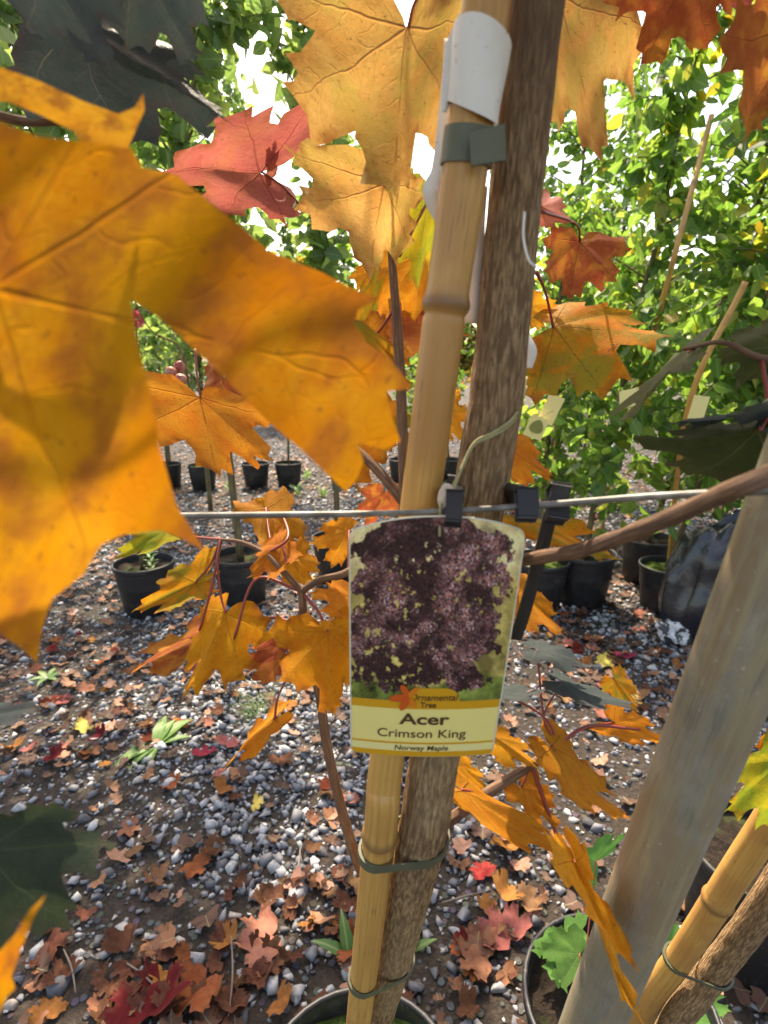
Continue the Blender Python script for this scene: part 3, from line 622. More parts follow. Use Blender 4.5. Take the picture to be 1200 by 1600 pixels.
fruit_tag(P(861, 640, 1.91), .030, .050, .35, 'plain yellow folded tag leaf beside the pear picture')
fruit_tag(P(985, 622, 2.0), .042, .032, -.2, 'yellow tag half hidden by dark leaf left of the slanted cane')
fruit_tag(P(1092, 637, 1.9), .03, .04, .1, 'yellow tag hanging among leaves near the steel post')

# crumpled black film by the pots
def crumple(name, c, ax, mat, seed, parent=None, nu=26, nv=18, amp=.3):
    r = np.random.default_rng(seed); V = []
    for j in range(nv):
        ph = math.pi * (j + .5) / nv
        for i in range(nu):
            th = 2 * math.pi * i / nu; V.append((math.sin(ph) * math.cos(th), math.sin(ph) * math.sin(th), math.cos(ph)))
    V = np.array(V); d = np.zeros(len(V))
    for k in range(12):
        q = r.normal(size=3); q *= r.uniform(1.5, 7) / np.linalg.norm(q); d += np.abs(np.sin(V @ q + r.uniform(0, 6))) / (1 + .15 * k)
    V = V * (1 - amp + amp * d[:, None] / 4) * np.array(ax) + c; V[:, 2] = np.maximum(V[:, 2], .002)
    F = [(j * nu + i, (j + 1) * nu + i, (j + 1) * nu + (i + 1) % nu, j * nu + (i + 1) % nu) for j in range(nv - 1) for i in range(nu)] + [tuple(range(nu)), tuple((nv - 1) * nu + np.arange(nu))[::-1]]
    return obj(name, mk_mesh(name, V, F, mat), parent)
g = G(1075, 1000); fr = empty('plastic_film', (g[0] + .08, g[1], 0), 'crumpled shiny black plastic film lying between pots and steel post', 'plastic film')
crumple('film_heap', np.array((g[0] + .13, g[1] + .02, .16)), (.22, .15, .38), M['film'], 4, fr, 40, 30, .62)
tag(crumple('film_corner', np.array((g[0] - .07, g[1] - .03, .055)), (.085, .05, .075), M['whitefilm'], 9, fr, amp=.75), 'white torn corner of the film')

# ------------------------------------------------------------------ the staked maple
mapleA = empty('maple_tree', (-.03, .51, SOILZ), 'staked maple trunk with grooved bark and autumn leaves behind the label', 'tree')
TA = [(905, -560, .235), (872, -250, .255), (838, 0, .277), (806, 300, .312), (777, 600, .337), (762, 700, .347), (676, 1200, .402), (660, 1300, .420), (617, 1480, .520)]
tp = [P(*q) for q in TA] + [np.array((-.028, .50, .36)), np.array((-.03, .51, SOILZ - .02))]
tp = [tp[0] + (tp[0] - tp[1]) * 2.2] + tp
def barkd(th, v): return 1 + .022 * np.sin(13 * th + 6 * math.sin(v * 9)) + .018 * np.sin(21 * th + 9 * math.sin(v * 14) + v * 30) + .02 * np.sin(2 * th + v * 11)
tube('trunk', tp, [.009, .0125, .0135, .0142, .0150, .0158, .0165, .0180, .0188, .0185, .0190, .020], M['bark'], mapleA, 40, 260, barkd)
def br(tree, pts, rad, name='branch', mat='bark_thin', seg=8): return tube(name, [P(*q) if len(q) == 3 and q[0] > 3 else np.array(q) for q in pts], rad, M[mat], tree, seg, 10 * len(pts))
br(mapleA, [(660, 1300, .42), (690, 1290, .43), (760, 1240, .44), (830, 1195, .46), (872, 1165, .47)], [.005, .0047, .004, .003])
br(mapleA, [(872, 1165, .47), (920, 1135, .48), (1000, 1140, .49)], [.0018, .0012], 'twig', 'petiole'); br(mapleA, [(830, 1195, .46), (880, 1330, .45), (925, 1420, .44)], [.0018, .0012], 'twig', 'petiole')
br(mapleA, [(612, 1440, .49), (585, 1385, .485), (560, 1350, .48), (530, 1250, .47), (510, 1160, .46), (500, 1090, .46), (478, 990, .455), (471, 924, .45)], [.0052, .0046, .0042, .0035])
br(mapleA, [(471, 924, .45), (440, 890, .45), (415, 866, .455), (380, 848, .46), (345, 843, .465)], [.0028, .0026, .002, .0014]); br(mapleA, [(471, 924, .45), (500, 906, .445), (545, 893, .44), (600, 850, .43), (633, 792, .42)], [.003, .003, .0035, .004])
br(mapleA, [(633, 792, .42), (630, 700, .42), (624, 560, .42), (612, 400, .42), (606, 330, .42)], [.0047, .0042, .004, .003, .002]); br(mapleA, [(634, 788, .42), (595, 740, .43), (560, 705, .44), (530, 680, .45)], [.0045, .004, .0036, .003])
mapleB = empty('maple_tree', (-.62, .42, 0), 'maple tree holding the huge blurred orange leaf and dark leaves', 'tree')
mapleC = empty('maple_tree', (.41, .60, SOILZ), 'maple with brown stem and dark leaves beside the steel post', 'tree')
TB = [(-.62, .42, 0), (-.60, .40, .6), (-.55, .36, 1.2), (-.50, .33, 1.8), (-.46, .32, 2.5)]
tube('trunk', TB, [.02, .017, .015, .012, .006], M['bark'], mapleB, 24, 80, barkd)
tube('branch', [(-.565, .37, 1.05), (-.40, .25, 1.20), P(-150, 480, .20), P(-60, 468, .170), P(10, 455, .160)], [.007, .0055, .0042, .0036, .0028], M['bark_thin'], mapleB, 10, 40)
tube('branch', [(-.535, .345, 1.4), (-.38, .30, 1.42), P(-40, 170, .36), P(80, 190, .36), P(150, 175, .36)], [.006, .005, .0035, .0025, .0016], M['bark_thin'], mapleB, 8, 40)
tube('branch', [(-.60, .40, .7), (-.45, .33, .82), P(-60, 1340, .30)], [.006, .005, .002], M['bark_thin'], mapleB, 8, 24)
sC = [np.array((.425, .60, SOILZ - .02)), P(1052, 1600, .68), P(1130, 1500, .60), P(1215, 1385, .53), P(1330, 1200, .46), P(1420, 900, .42), P(1500, 500, .40)]
sC.append(sC[-1] + np.array((.05, 0, .9)))
tube('trunk', sC, [.016, .0155, .015, .0145, .014, .012, .01, .005], M['bark'], mapleC, 24, 120, barkd)
tube('branch', [P(1415, 915, .42), P(1330, 700, .27), P(1200, 745, .212), P(1120, 776, .225), P(1020, 820, .258), P(920, 856, .30), P(860, 868, .325), P(790, 880, .355)], [.0075, .0056, .0042, .0041, .0042, .0042, .0042, .004], M['bark_thin'], mapleC, 12, 70, lambda th, v: 1 + .04 * np.sin(3 * th + v * 120) + .05 * np.sin(v * 260))
tube('branch', [P(1440, 700, .41), P(1300, 580, .34), P(1190, 560, .33), P(1130, 535, .33), P(1070, 545, .34)], [.004, .003, .0022, .0016, .001], M['bark_thin'], mapleC, 8, 40)

# -- leaves read off the photograph: junction, tip, lobes (pixel, pixel, metres)
H = hero
# upper middle
H(mapleA, (636, 45, .36), (610, 345, .345), (700, 205, .37), (447, 165, .34), 'tan', [(650, 0, .36), (690, -60, .36)], cup=-.05, droop=.05)
H(mapleA, (600, 290, .40), (575, 448, .39), (640, 385, .41), (462, 330, .39), 'tan', [(605, 270, .41), (606, 330, .42)], cup=-.05)
H(mapleA, (668, 315, .44), (640, 475, .43), (690, 390, .44), (622, 385, .42), 'yellowgreen', [(650, 350, .43), (624, 400, .42)])
H(mapleA, (700, 30, .40), (655, 15, .40), (690, 70, .40), (700, -20, .40), 'darkgreen')
H(mapleA, (872, -10, .40), (942, 278, .38), (1004, 78, .39), (850, 190, .40), 'tan', [(860, -60, .37)], cup=-.06, seed=12)
H(mapleA, (1085, -70, .36), (1003, 108, .36), (950, 5, .37), (1100, 90, .36), 'rust', [(1100, -130, .36)], seed=3)
H(mapleA, (1120, -60, .40), (1185, 35, .40), None, (1180, -10, .40), 'red')
H(mapleA, (1255, 45, .34), (1135, 245, .33), (1118, 60, .33), (1230, 200, .34), 'rust', [(1300, 0, .34)], seed=5)
H(mapleA, (1290, 30, .38), (1190, 30, .38), (1195, -20, .38), (1215, 70, .38), 'red')
H(mapleA, (406, 270, .50), (232, 266, .49), (384, 185, .50), (345, 345, .50), 'red', [(440, 290, .50), (468, 320, .5)], fold=.15, seed=2)
H(mapleA, (418, 262, .5), (438, 234, .5), (430, 215, .5), None, 'red')
# dark leaves top left
H(mapleB, (110, 25, .34), (372, 200, .33), (300, 85, .34), (190, 235, .33), 'darkblue', [(60, -40, .34)], droop=.0, wave=.03, seed=4)
H(mapleB, (215, -60, .30), (312, 108, .30), (330, 10, .30), (190, 60, .30), 'darkblue', [(200, -120, .3)])
H(mapleB, (60, -70, .28), (180, 130, .27), (200, 10, .28), (30, 30, .28), 'darkblue', [(20, -120, .28)])
# middle: behind the big leaf
H(mapleA, (312, 622, .60), (342, 752, .58), (424, 722, .58), (215, 668, .59), 'orange', [(308, 590, .60), (305, 545, .61)], seed=1, cup=-.04)
H(mapleA, (350, 590, .63), (334, 652, .61), (395, 660, .62), (315, 610, .62), 'rust')
H(mapleA, (575, 500, .46), (560, 445, .46), (540, 520, .45), None, 'orangegreen')
H(mapleA, (560, 540, .44), (645, 620, .43), (640, 545, .44), (590, 620, .43), 'orange', [(590, 520, .44), (618, 480, .42)], seed=7)
H(mapleA, (545, 660, .45), (560, 770, .43), (620, 700, .43), (510, 735, .44), 'orange', seed=6)
H(mapleA, (610, 655, .46), (600, 715, .45), (640, 690, .46), (570, 690, .45), 'orangegreen')
H(mapleA, (605, 468, .52), (745, 525, .50), (690, 450, .51), (640, 560, .51), 'rust', [(615, 470, .46), (618, 480, .42)], seed=8)
H(mapleA, (655, 400, .50), (590, 500, .50), (545, 440, .5), (650, 500, .5), 'orange')
H(mapleA, (690, 640, .45), (728, 692, .45), (735, 645, .45), (700, 690, .45), 'orange', [(690, 560, .44)])
H(mapleA, (555, 500, .43), (600, 575, .42), (640, 590, .42), (545, 580, .43), 'orangegreen')
# right of the trunk
H(mapleA, (866, 510, .47), (1055, 528, .44), (945, 615, .44), (985, 480, .47), 'orangegreen', [(858, 480, .46), (850, 450, .45), (838, 425, .43)], fold=-.08, seed=9, petr=.0013)
H(mapleA, (850, 540, .47), (832, 590, .46), (870, 585, .46), None, 'orange')
H(mapleA, (905, 378, .52), (888, 475, .50), (962, 440, .50), (850, 425, .51), 'rust', [(900, 350, .50), (845, 330, .42)], seed=10)
H(mapleA, (845, 322, .50), (897, 350, .48), (880, 312, .50), (855, 358, .50), 'red', [(830, 320, .4)])
H(mapleA, (820, 480, .49), (872, 500, .49), None, (868, 470, .49), 'orange')
H(mapleA, (775, 690, .46), (872, 748, .43), (835, 690, .45), (820, 755, .44), 'orange', [(770, 680, .40)], seed=13, fold=.1)
# dark leaves right
H(mapleC, (1185, 672, .31), (968, 700, .34), (1080, 762, .31), (1075, 660, .35), 'darkgreen', [(1200, 640, .32), (1190, 560, .33)], droop=.12, seed=14)
H(mapleC, (1075, 552, .36), (938, 672, .37), (1030, 590, .40), (990, 650, .335), 'darkgreen', [(1085, 545, .35), (1070, 545, .34)], seed=15, step=.06)
H(mapleC, (1215, 540, .34), (1110, 560, .35), (1150, 510, .36), (1160, 600, .34), 'darkgreen', [(1215, 560, .335)], seed=16)
H(mapleC, (1120, 648, .33), (1050, 665, .32), (1200, 645, .31), (1085, 670, .33), 'darkblue', seed=17)
H(mapleC, (1225, 610, .30), (1130, 655, .31), (1165, 640, .28), (1200, 690, .33), 'darkblue', seed=18)
# lower left cluster
H(mapleA, (306, 910, .47), (203, 957, .45), (262, 890, .46), (262, 958, .45), 'orangegreen', [(330, 880, .47), (345, 843, .465)], seed=19)
H(mapleA, (306, 910, .47), (348, 892, .47), (330, 905, .47), None, 'orangegreen')
H(mapleA, (352, 958, .455), (287, 1100, .43), (372, 1062, .435), (282, 1025, .45), 'amber', [(345, 930, .46), (340, 880, .46), (345, 846, .465)], seed=20, fold=.1)
H(mapleA, (322, 988, .47), (187, 1063, .46), (240, 1010, .48), (250, 1050, .455), 'rust', seed=21)
H(mapleA, (512, 988, .43), (520, 1132, .40), (575, 1040, .42), (440, 1065, .41), 'amber', [(500, 975, .44), (480, 970, .45)], seed=22, cup=-.08)
H(mapleA, (512, 992, .43), (545, 980, .43), (560, 1000, .43), None, 'orange')
H(mapleA, (445, 1020, .46), (358, 1045, .46), (410, 1000, .47), (410, 1070, .45), 'rust', [(440, 1000, .46), (475, 985, .455)], seed=23)
H(mapleA, (428, 1125, .44), (340, 1212, .42), (390, 1150, .45), (395, 1180, .43), 'orange', [(438, 1080, .45), (480, 1010, .455)], seed=24)
H(mapleA, (415, 795, .50), (470, 885, .47), (480, 820, .49), (405, 850, .48), 'orange', [(420, 830, .48), (430, 880, .45)], seed=25)
H(mapleA, (440, 850, .46), (385, 905, .44), (405, 855, .46), (430, 905, .44), 'orange', [(450, 880, .45)], seed=26)
H(mapleA, (450, 870, .48), (492, 925, .47), (500, 880, .48), (450, 920, .47), 'orange')
H(mapleA, (545, 830, .46), (482, 850, .45), (505, 818, .46), (520, 885, .45), 'orange', [(545, 850, .45), (545, 893, .44)], seed=27)
H(mapleA, (555, 935, .45), (478, 925, .43), (520, 905, .45), (515, 965, .43), 'orange', seed=28)
H(mapleA, (420, 788, .55), (378, 800, .55), (395, 780, .55), (400, 815, .55), 'orange')
H(mapleA, (262, 830, .52), (172, 872, .50), (215, 830, .52), (230, 868, .50), 'yellowgreen', [(300, 838, .5), (345, 843, .465)], seed=29)
H(mapleA, (600, 770, .50), (570, 830, .50), (620, 800, .5), (555, 800, .5), 'rust')
for a, b_, c_ in [((471, 924, .45), (400, 905, .46), (365, 1000, .45)), ((345, 843, .465), (330, 920, .46), (312, 985, .46)), ((478, 990, .455), (430, 965, .46), (365, 985, .46)), ((471, 924, .45), (500, 960, .44), (510, 990, .43)), ((415, 866, .455), (450, 840, .46), (440, 800, .5)), ((478, 990, .455), (470, 1010, .45), (450, 1020, .455))]:
    tube('twig', [P(*a), P(*b_), P(*c_)], [.0014, .0011], M['petiole'], mapleA, 6, 14)
# lower right cluster
H(mapleA, (862, 1168, .46), (992, 1302, .42), (948, 1212, .455), (912, 1262, .425), 'orange', [(872, 1165, .47)], seed=30)
H(mapleA, (722, 1235, .43), (918, 1368, .41), (838, 1285, .43), (805, 1312, .405), 'orange', [(760, 1240, .44)], seed=31)
H(mapleA, (900, 1350, .39), (1018, 1605, .33), (978, 1474, .335), (945, 1495, .315), 'orange', [(880, 1330, .44)], seed=32)
H(mapleA, (815, 1230, .46), (880, 1300, .45), (868, 1245, .46), (835, 1285, .45), 'orange', [(830, 1195, .46)], seed=33)
H(mapleA, (770, 1150, .42), (843, 1200, .41), (825, 1165, .42), (790, 1200, .42), 'orange', [(740, 1180, .41)])
H(mapleA, (720, 1195, .45), (765, 1240, .45), (755, 1210, .45), (730, 1235, .45), 'orange')
H(mapleA, (808, 930, .44), (888, 998, .41), (862, 940, .43), (825, 985, .42), 'orange', [(780, 925, .40)], seed=35)
H(mapleA, (960, 1130, .50), (1050, 1165, .48), (1010, 1120, .49), (990, 1165, .49), 'orange', [(920, 1135, .48)])
H(mapleC, (1225, 1185, .42), (1128, 1270, .43), (1150, 1195, .43), (1205, 1300, .42), 'yellowgreen', [(1330, 1190, .46)], seed=37)
H(mapleC, (1230, 1170, .45), (1160, 1200, .45), (1190, 1150, .45), (1200, 1240, .45), 'amber')
for k, (j, t_, r_, l_) in enumerate([((840, 1015, .48), (942, 1042, .47), (895, 1015, .50), (890, 1045, .46)), ((775, 1078, .46), (862, 1088, .45), (820, 1068, .48), (820, 1095, .44)), ((880, 1065, .48), (1000, 1110, .46), (940, 1075, .50), (930, 1108, .45))]): H(mapleA, j, t_, r_, l_, 'darkblue', [(850, 1120, .47), (872, 1165, .47)], seed=38 + k)
H(mapleA, (960, 1062, .50), (1000, 1115, .49), (995, 1075, .5), (965, 1105, .5), 'orangegreen')
H(mapleC, (815, 808, .40), (978, 872, .38), (905, 820, .41), (890, 870, .38), 'orangegreen', [(800, 800, .40)], seed=41)
# lower left corner
H(mapleB, (-25, 1330, .24), (192, 1312, .235), (105, 1452, .235), (95, 1250, .245), 'darkteal', [(-60, 1340, .30)], seed=42, step=.04)
H(mapleB, (-60, 1120, .26), (72, 1112, .26), (20, 1135, .25), (20, 1100, .27), 'darkblue', seed=44)

# -- the huge near leaf: its own outline, 11 to 20 cm from the lens
def near_leaf(name, out, depth, jn, tip, side, mat, step, parent, seed):
    p, F, ed = fill_outline(out, step, seed); d = depth(p[:, 0], p[:, 1]); W = PA(p[:, 0], p[:, 1], d)
    A = np.array([np.subtract(side, jn), np.subtract(tip, jn)]).T; uv = (np.linalg.inv(A) @ (p - np.array(jn)).T).T
    return obj(name, mk_mesh(name, W, F, M[mat], uv * (.8, 1.), attrs={'edge': ed / 600}), parent)
out = [(-60, 165), (0, 190), (60, 214), (140, 222), (205, 232), (222, 262), (275, 272), (330, 318), (375, 352), (420, 392), (500, 424), (545, 448), (592, 466), (560, 484), (553, 505), (572, 535), (606, 556), (645, 606), (603, 612), (612, 650), (626, 690), (600, 702), (560, 692),
       (568, 722), (556, 752), (540, 768), (512, 742), (470, 702), (420, 660), (372, 612), (330, 570), (284, 528), (240, 490), (204, 468), (214, 530), (236, 620), (250, 700), (276, 790), (322, 862), (285, 842), (250, 828), (192, 835), (158, 852), (130, 898), (82, 936), (66, 982), (58, 1036), (30, 1010), (-10, 985), (-60, 1020), (-110, 930), (-160, 820), (-230, 760), (-190, 640), (-260, 560), (-150, 470), (-40, 462), (-30, 445), (-160, 380), (-210, 290), (-130, 220)]
def dG(x, y): return .150 + .00007 * np.clip(x, -300, 700) + .008 * np.sin(x / 160.) * np.sin(y / 190. + .5) + .0022 * np.sin((x + y) / 75.) + .05 * np.clip((y - 500) / 500., 0, 1) ** 2 * .4 + .0012 * np.sin(x / 38. + y / 55.)
G1 = near_leaf('leaf', out, dG, (-15, 452), (640, 604), (250, -150), 'nearleaf', 13, mapleB, 1)
tag(G1, 'huge blurred orange leaf close to the lens')
out2 = [(-120, 60), (-20, 98), (60, 126), (130, 158), (185, 178), (210, 168), (224, 146), (226, 172), (212, 204), (192, 250), (150, 262), (115, 205), (60, 178), (10, 158), (-120, 175)]
near_leaf('leaf', out2, lambda x, y: .185 + .00006 * x + .006 * np.sin(x / 60.), (-80, 120), (224, 160), (-60, -60), 'orange', 13, mapleB, 2)
near_leaf('leaf', [(72, 1398), (48, 1420), (22, 1462), (0, 1486), (-60, 1500), (-160, 1560), (-150, 1680), (-60, 1660), (-4, 1592), (12, 1556), (24, 1545), (18, 1525), (34, 1480), (52, 1435)], lambda x, y: .165 + .00008 * x + .006 * np.sin(y / 40.), (-140, 1620), (72, 1398), (-200, 1500), 'nearleaf', 11, mapleB, 3)
tube('twig', [(-.60, .40, .66), P(-300, 1640, .22), P(-150, 1620, .155)], [.004, .002, .0012], M['bark_thin'], mapleB, 6)
tube('petiole', [P(-30, 456, dG(-30., 456.)), P(-10, 458, .158), P(8, 456, .160)], .0016, M['petiole'], G1, 8)

# -- unseen crowns of the three maples above the picture, leafed out for shade
def crown(tree, base, n, rx, z0, z1, mats, seed):
    r = random.Random(seed); k = 0
    for i in range(n * 6):
        if k >= n: break
        a = r.uniform(0, 6.28); q = r.uniform(.12, 1) ** .6; p = np.array((base[0] + rx * q * math.cos(a), base[1] + rx * q * math.sin(a), r.uniform(z0, z1)))
        x_, y_, d_ = proj(p)
        if np.linalg.norm(p - CAM) < .28 or (d_[0] > 0 and -160 < x_[0] < 1360 and y_[0] > -190): continue
        sh = p - np.array(sd) * ((p[2] - 1.27) / sd[2])
        if -.26 < sh[0] < .10 and .02 < sh[1] < .30: continue  # gap shaped in the crowns so direct sun reaches the near leaf
        k += 1; o = obj('leaf', crown_leaf(r.choice(mats), r.randrange(9))); o.location = p; o.rotation_euler = (r.uniform(-2.6, -1.2), r.uniform(-.5, .5), r.uniform(0, 6.28)); s = r.uniform(.7, 1.1); o.scale = (s, s, s); par(o, tree)
        ax = np.array((base[0] + (p[0] - base[0]) * .0, base[1], max(z0 - .1, p[2] - .22)))
        tube('twig', [p, (p + ax) / 2 + (0, 0, .03), ax], [.0011, .002, .003], M['bark_thin'], tree, 5, 8)
crown(mapleA, (.08, .42), 70, .55, 1.62, 2.5, ['orange', 'tan', 'rust', 'orangegreen'], 3)
crown(mapleB, (-.42, .45), 64, .52, 1.5, 2.4, ['amber', 'darkblue', 'orange'], 4)
crown(mapleC, (.56, .42), 46, .46, 1.5, 2.4, ['darkgreen', 'darkblue', 'rust'], 5)

# ------------------------------------------------------------------ cane, ties, labels, wire
CA = [(765, -40, .262), (758, 20, .266), (729, 250, .292), (697, 475, .314), (668, 700, .334), (604, 1190, .388), (594, 1300, .406), (560, 1600, .56)]
cp = [P(*q) for q in CA]; cp = [cp[0] + (cp[0] - cp[1]) * 6] + cp + [np.array((-.055, .50, SOILZ - .04))]
_, _, _, ln_, c_ = tube_arrays(cp, .012, 8, 300)
def at_py(c, ln, y): _, yy, _ = proj(c); i = int(np.argmin(np.abs(yy - y))); return ln[i]
bamboo('bamboo_cane', cp, [.0118, .0118, .0118, .0122, .0122, .0122, .0122, .0125, .0125], 'stout yellow bamboo cane standing against the grooved maple trunk', nodes=[at_py(c_, ln_, 474), at_py(c_, ln_, 1304), at_py(c_, ln_, -200)], seg=26, n=420)
cC = [np.array((.41, .595, SOILZ - .03)), P(1000, 1590, .72), P(1075, 1478, .60), P(1150, 1362, .52), P(1215, 1262, .47), P(1330, 1060, .41)]
_, _, _, lnC, cCc = tube_arrays(cC, .012, 8, 200)
bamboo('bamboo_cane', cC, [.0140, .0138, .0135, .0130, .0125], 'bare yellow bamboo cane leaning beside the second maple stem', nodes=[.10, at_py(cCc, lnC, 1405)], seg=22, n=200)

def loop_band(name, c1, r1, c2, r2, axis, h, mat, parent=None, n=40, tilt=0., thick=.0012):
    """flat strap pulled tight round two round stems (convex hull of two circles), solid"""
    ax = np.array(axis) / np.linalg.norm(axis); e1 = np.array(c2) - c1; e1 -= ax * (e1 @ ax); D = np.linalg.norm(e1); e1 = e1 / D if D > 1e-6 else np.cross(ax, (0, 1, 0)); e1 /= np.linalg.norm(e1); e2 = np.cross(ax, e1)
    a = np.linspace(0, 2 * np.pi, n, endpoint=False); pts = np.vstack([np.c_[r1 * np.cos(a), r1 * np.sin(a)], np.c_[D + r2 * np.cos(a), r2 * np.sin(a)]])
    hull = geometry.convex_hull_2d([Vector(p) for p in pts]); ring = pts[hull]; cen = ring.mean(0); out_ = cen + (ring - cen) * (1 + thick / max(r1, r2)); k = len(ring); V = []
    for rg in (ring, out_):
        for s in (-.5, .5): V.append(np.array(c1) + rg[:, :1] * e1 + rg[:, 1:] * e2 + ax * (s * h) + ax * (rg[:, :1] * tilt))
    V = np.vstack(V); F = []
    for i in range(k):
        j = (i + 1) % k; F += [(2 * k + i, 2 * k + j, 3 * k + j, 3 * k + i), (j, i, k + i, k + j), (k + i, 3 * k + i, 3 * k + j, k + j), (j, 2 * k + j, 2 * k + i, i)]
    return obj(name, mk_mesh(name, V, F, mat, smooth=False), parent)
def on(c, y): _, yy, _ = proj(c); return c[int(np.argmin(np.abs(yy - y)))]
_, _, _, lnT, cT = tube_arrays(tp, .015, 8, 400)
axis = on(c_, 150) - on(c_, 300)
# green tie at the top: band round the cane with a flat end lying on the trunk
t1 = empty('plant_tie', on(c_, 232), 'wide dark green plastic tie round the cane under the white paper', 'tie')
loop_band('band', on(c_, 232), .0126, on(c_, 232) + (.0001, 0, 0), .0126, axis, .0165, M['tie'], t1)
box_between('strap_end', P(735, 232, .272), P(789, 223, .270), .0150, .0014, M['tie'], t1, side=axis)
t2 = empty('plant_tie', on(cT, 1332), 'olive green tie holding the cane to the trunk low down', 'tie')
loop_band('band', on(c_, 1332), .0132, on(cT, 1332), .0196, on(cT, 1250) - on(cT, 1400), .0085, M['tie'], t2, tilt=.12)
t2b = empty('plant_tie', on(cT, 1530), 'short green tie round cane and trunk just above the moss', 'tie')
loop_band('band', on(c_, 1530), .0132, on(cT, 1530), .0200, on(cT, 1450) - on(cT, 1590), .008, M['tie'], t2b, tilt=-.1)
_, _, _, lnS, cS = tube_arrays(sC, .015, 8, 300)
t3 = empty('plant_tie', on(cCc, 1497), 'thin dark green tie on the leaning cane by the steel post', 'tie')
loop_band('band', on(cCc, 1497), .0145, on(cS, 1525), .0158, on(cCc, 1440) - on(cCc, 1560), .005, M['tie'], t3)
# white paper label wound round the cane
pl_ = empty('paper_label', on(c_, 120), 'blank white paper label wound round the top of the cane', 'label')
def ribbon(name, pts, w_, side, mat, parent, n=24, thick=.0004, taper=None):
    c = spline([np.array(q) for q in pts], n); tg = np.gradient(c, axis=0); tg /= np.linalg.norm(tg, axis=1)[:, None]; s = np.asarray(side, float); s = s - tg * (tg @ s)[:, None]; s /= np.linalg.norm(s, axis=1)[:, None]; nn = np.cross(tg, s)
    ww = np.full(n, w_) if taper is None else w_ * np.interp(np.linspace(0, 1, n), np.linspace(0, 1, len(taper)), taper); ww = ww[:, None] / 2
    V = np.vstack([c - s * ww, c + s * ww, c + s * ww - nn * thick, c - s * ww - nn * thick]); F = []
    for i in range(n - 1):
        for k in range(4): F.append((k * n + i, k * n + i + 1, ((k + 1) % 4) * n + i + 1, ((k + 1) % 4) * n + i))
    F += [(0, n, 2 * n, 3 * n), (4 * n - 1, 3 * n - 1, 2 * n - 1, n - 1)]
    return obj(name, mk_mesh(name, V, F, mat), parent)
ax1 = axis / np.linalg.norm(axis); cc = on(c_, 116); f1 = RT - ax1 * (RT @ ax1); f1 /= np.linalg.norm(f1); f2 = np.cross(ax1, f1); f2 = f2 if f2[1] < 0 else -f2   # f2 towards the camera
Vw, Fw = [], []; na, nz = 28, 14
for lay in (0, 1):
    for j in range(nz):
        s = j / (nz - 1) - .5
        for i in range(na):
            a = math.pi * (-.18 + 1.36 * i / (na - 1)); rr = .0137 + lay * .0005 + .0006 * math.sin(a * 2 + s * 4)
            hh = s * .031 + (.004 * math.sin(a) if s > 0 else -.003 * math.sin(a * 1.0)) + .004 * math.cos(a)
            Vw.append(cc + ax1 * hh - f1 * (rr * math.cos(a)) + f2 * (rr * math.sin(a)))
for j in range(nz - 1):
    for i in range(na - 1):
        q = j * na + i; Fw += [(q + na * nz, q + 1 + na * nz, q + na + 1 + na * nz, q + na + na * nz), (q + 1, q, q + na, q + na + 1)]
obj('wrap', mk_mesh('wrap', Vw, Fw, M['paper']), pl_)
ribbon('tail', [P(726, 20, .268), P(712, 70, .274), P(703, 130, .280), P(694, 175, .282)], .009, RT, M['paper'], pl_, taper=[.5, 1, .9, .3])
ribbon('tail', [P(698, 60, .300), P(700, 130, .302), P(690, 260, .312), P(678, 300, .316), P(690, 345, .322)], .012, RT, M['paper'], pl_, taper=[.2, .6, .9, 1.1, .6])
ribbon('tail', [P(750, 290, .324), P(746, 340, .326), P(742, 420, .328), P(737, 505, .334)], .0095, RT, M['paper'], pl_)
ribbon('tail', [P(800, 480, .385), P(815, 520, .385), P(828, 548, .382), P(826, 575, .382)], .010, RT, M['paper'], pl_, taper=[1, 1, 1, .5])
tag(ribbon('loose_strip', [P(820, 330, .292), P(818, 370, .294), P(826, 405, .296), P(838, 418, .298)], .0013, RT, M['paper'], None), 'thin curled pale strip stuck to the side of the upper trunk', 'strip')
# twine round the trunk
tw = empty('twine', P(715, 740, .33), 'greenish twine running from the trunk down to the frayed knot', 'twine')
tube('strand', [P(822, 590, .352), P(812, 635, .334), P(795, 660, .3245), P(768, 678, .3215), P(742, 692, .324), P(722, 730, .322), P(704, 775, .314)], .0011, M['twine'], tw, 7, 50)
tube('strand', [P(822, 604, .354), P(810, 645, .334), P(792, 668, .3245), P(764, 684, .3215), P(738, 698, .3245), P(718, 738, .322), P(698, 780, .313)], .0009, M['twine'], tw, 7, 50)
tag(crumple('knot', P(697, 777, .316), (.0045, .004, .008), M['knot'], 21, tw, 14, 10, .45), 'frayed cream paper knot')
tube('strand', [P(690, 785, .314), P(688, 800, .3125), P(687, 826, .3105), P(687, 838, .309)], .0008, M['twine'], tw, 6)
# wire
WD = .318
wire = [P(-700, 830, .36), P(-250, 812, .34), P(285, 806, .324), P(560, 803, .317), P(715, 798, .315), P(860, 788, .309), P(1000, 777, .285), P(1110, 771, .256), P(1180, 768, .2370), P(1262, 764, .2320), P(1330, 764, .244)]
tag(tube('trellis_wire', wire, .0019, M['wire'], None, 12, 120), 'taut galvanised wire running in front of trunk and cane to the steel post', 'wire')
# steel post on the right
pt = [P(1244, 800, .262), P(1084, 1200, .329), P(924, 1600, .44)]; dirn = (pt[2] - pt[0]) / np.linalg.norm(pt[2] - pt[0])
bot = pt[2] + dirn * ((pt[2][2] + .05) / -dirn[2]); top = pt[0] - dirn * .20
V, F, UV, _, _ = tube_arrays([top, bot], .0215, 48, 60); tag(obj('steel_post', mk_mesh('steel_post', V, F, M['galv'], UV)), 'thick galvanised steel post with brown stains', 'post')
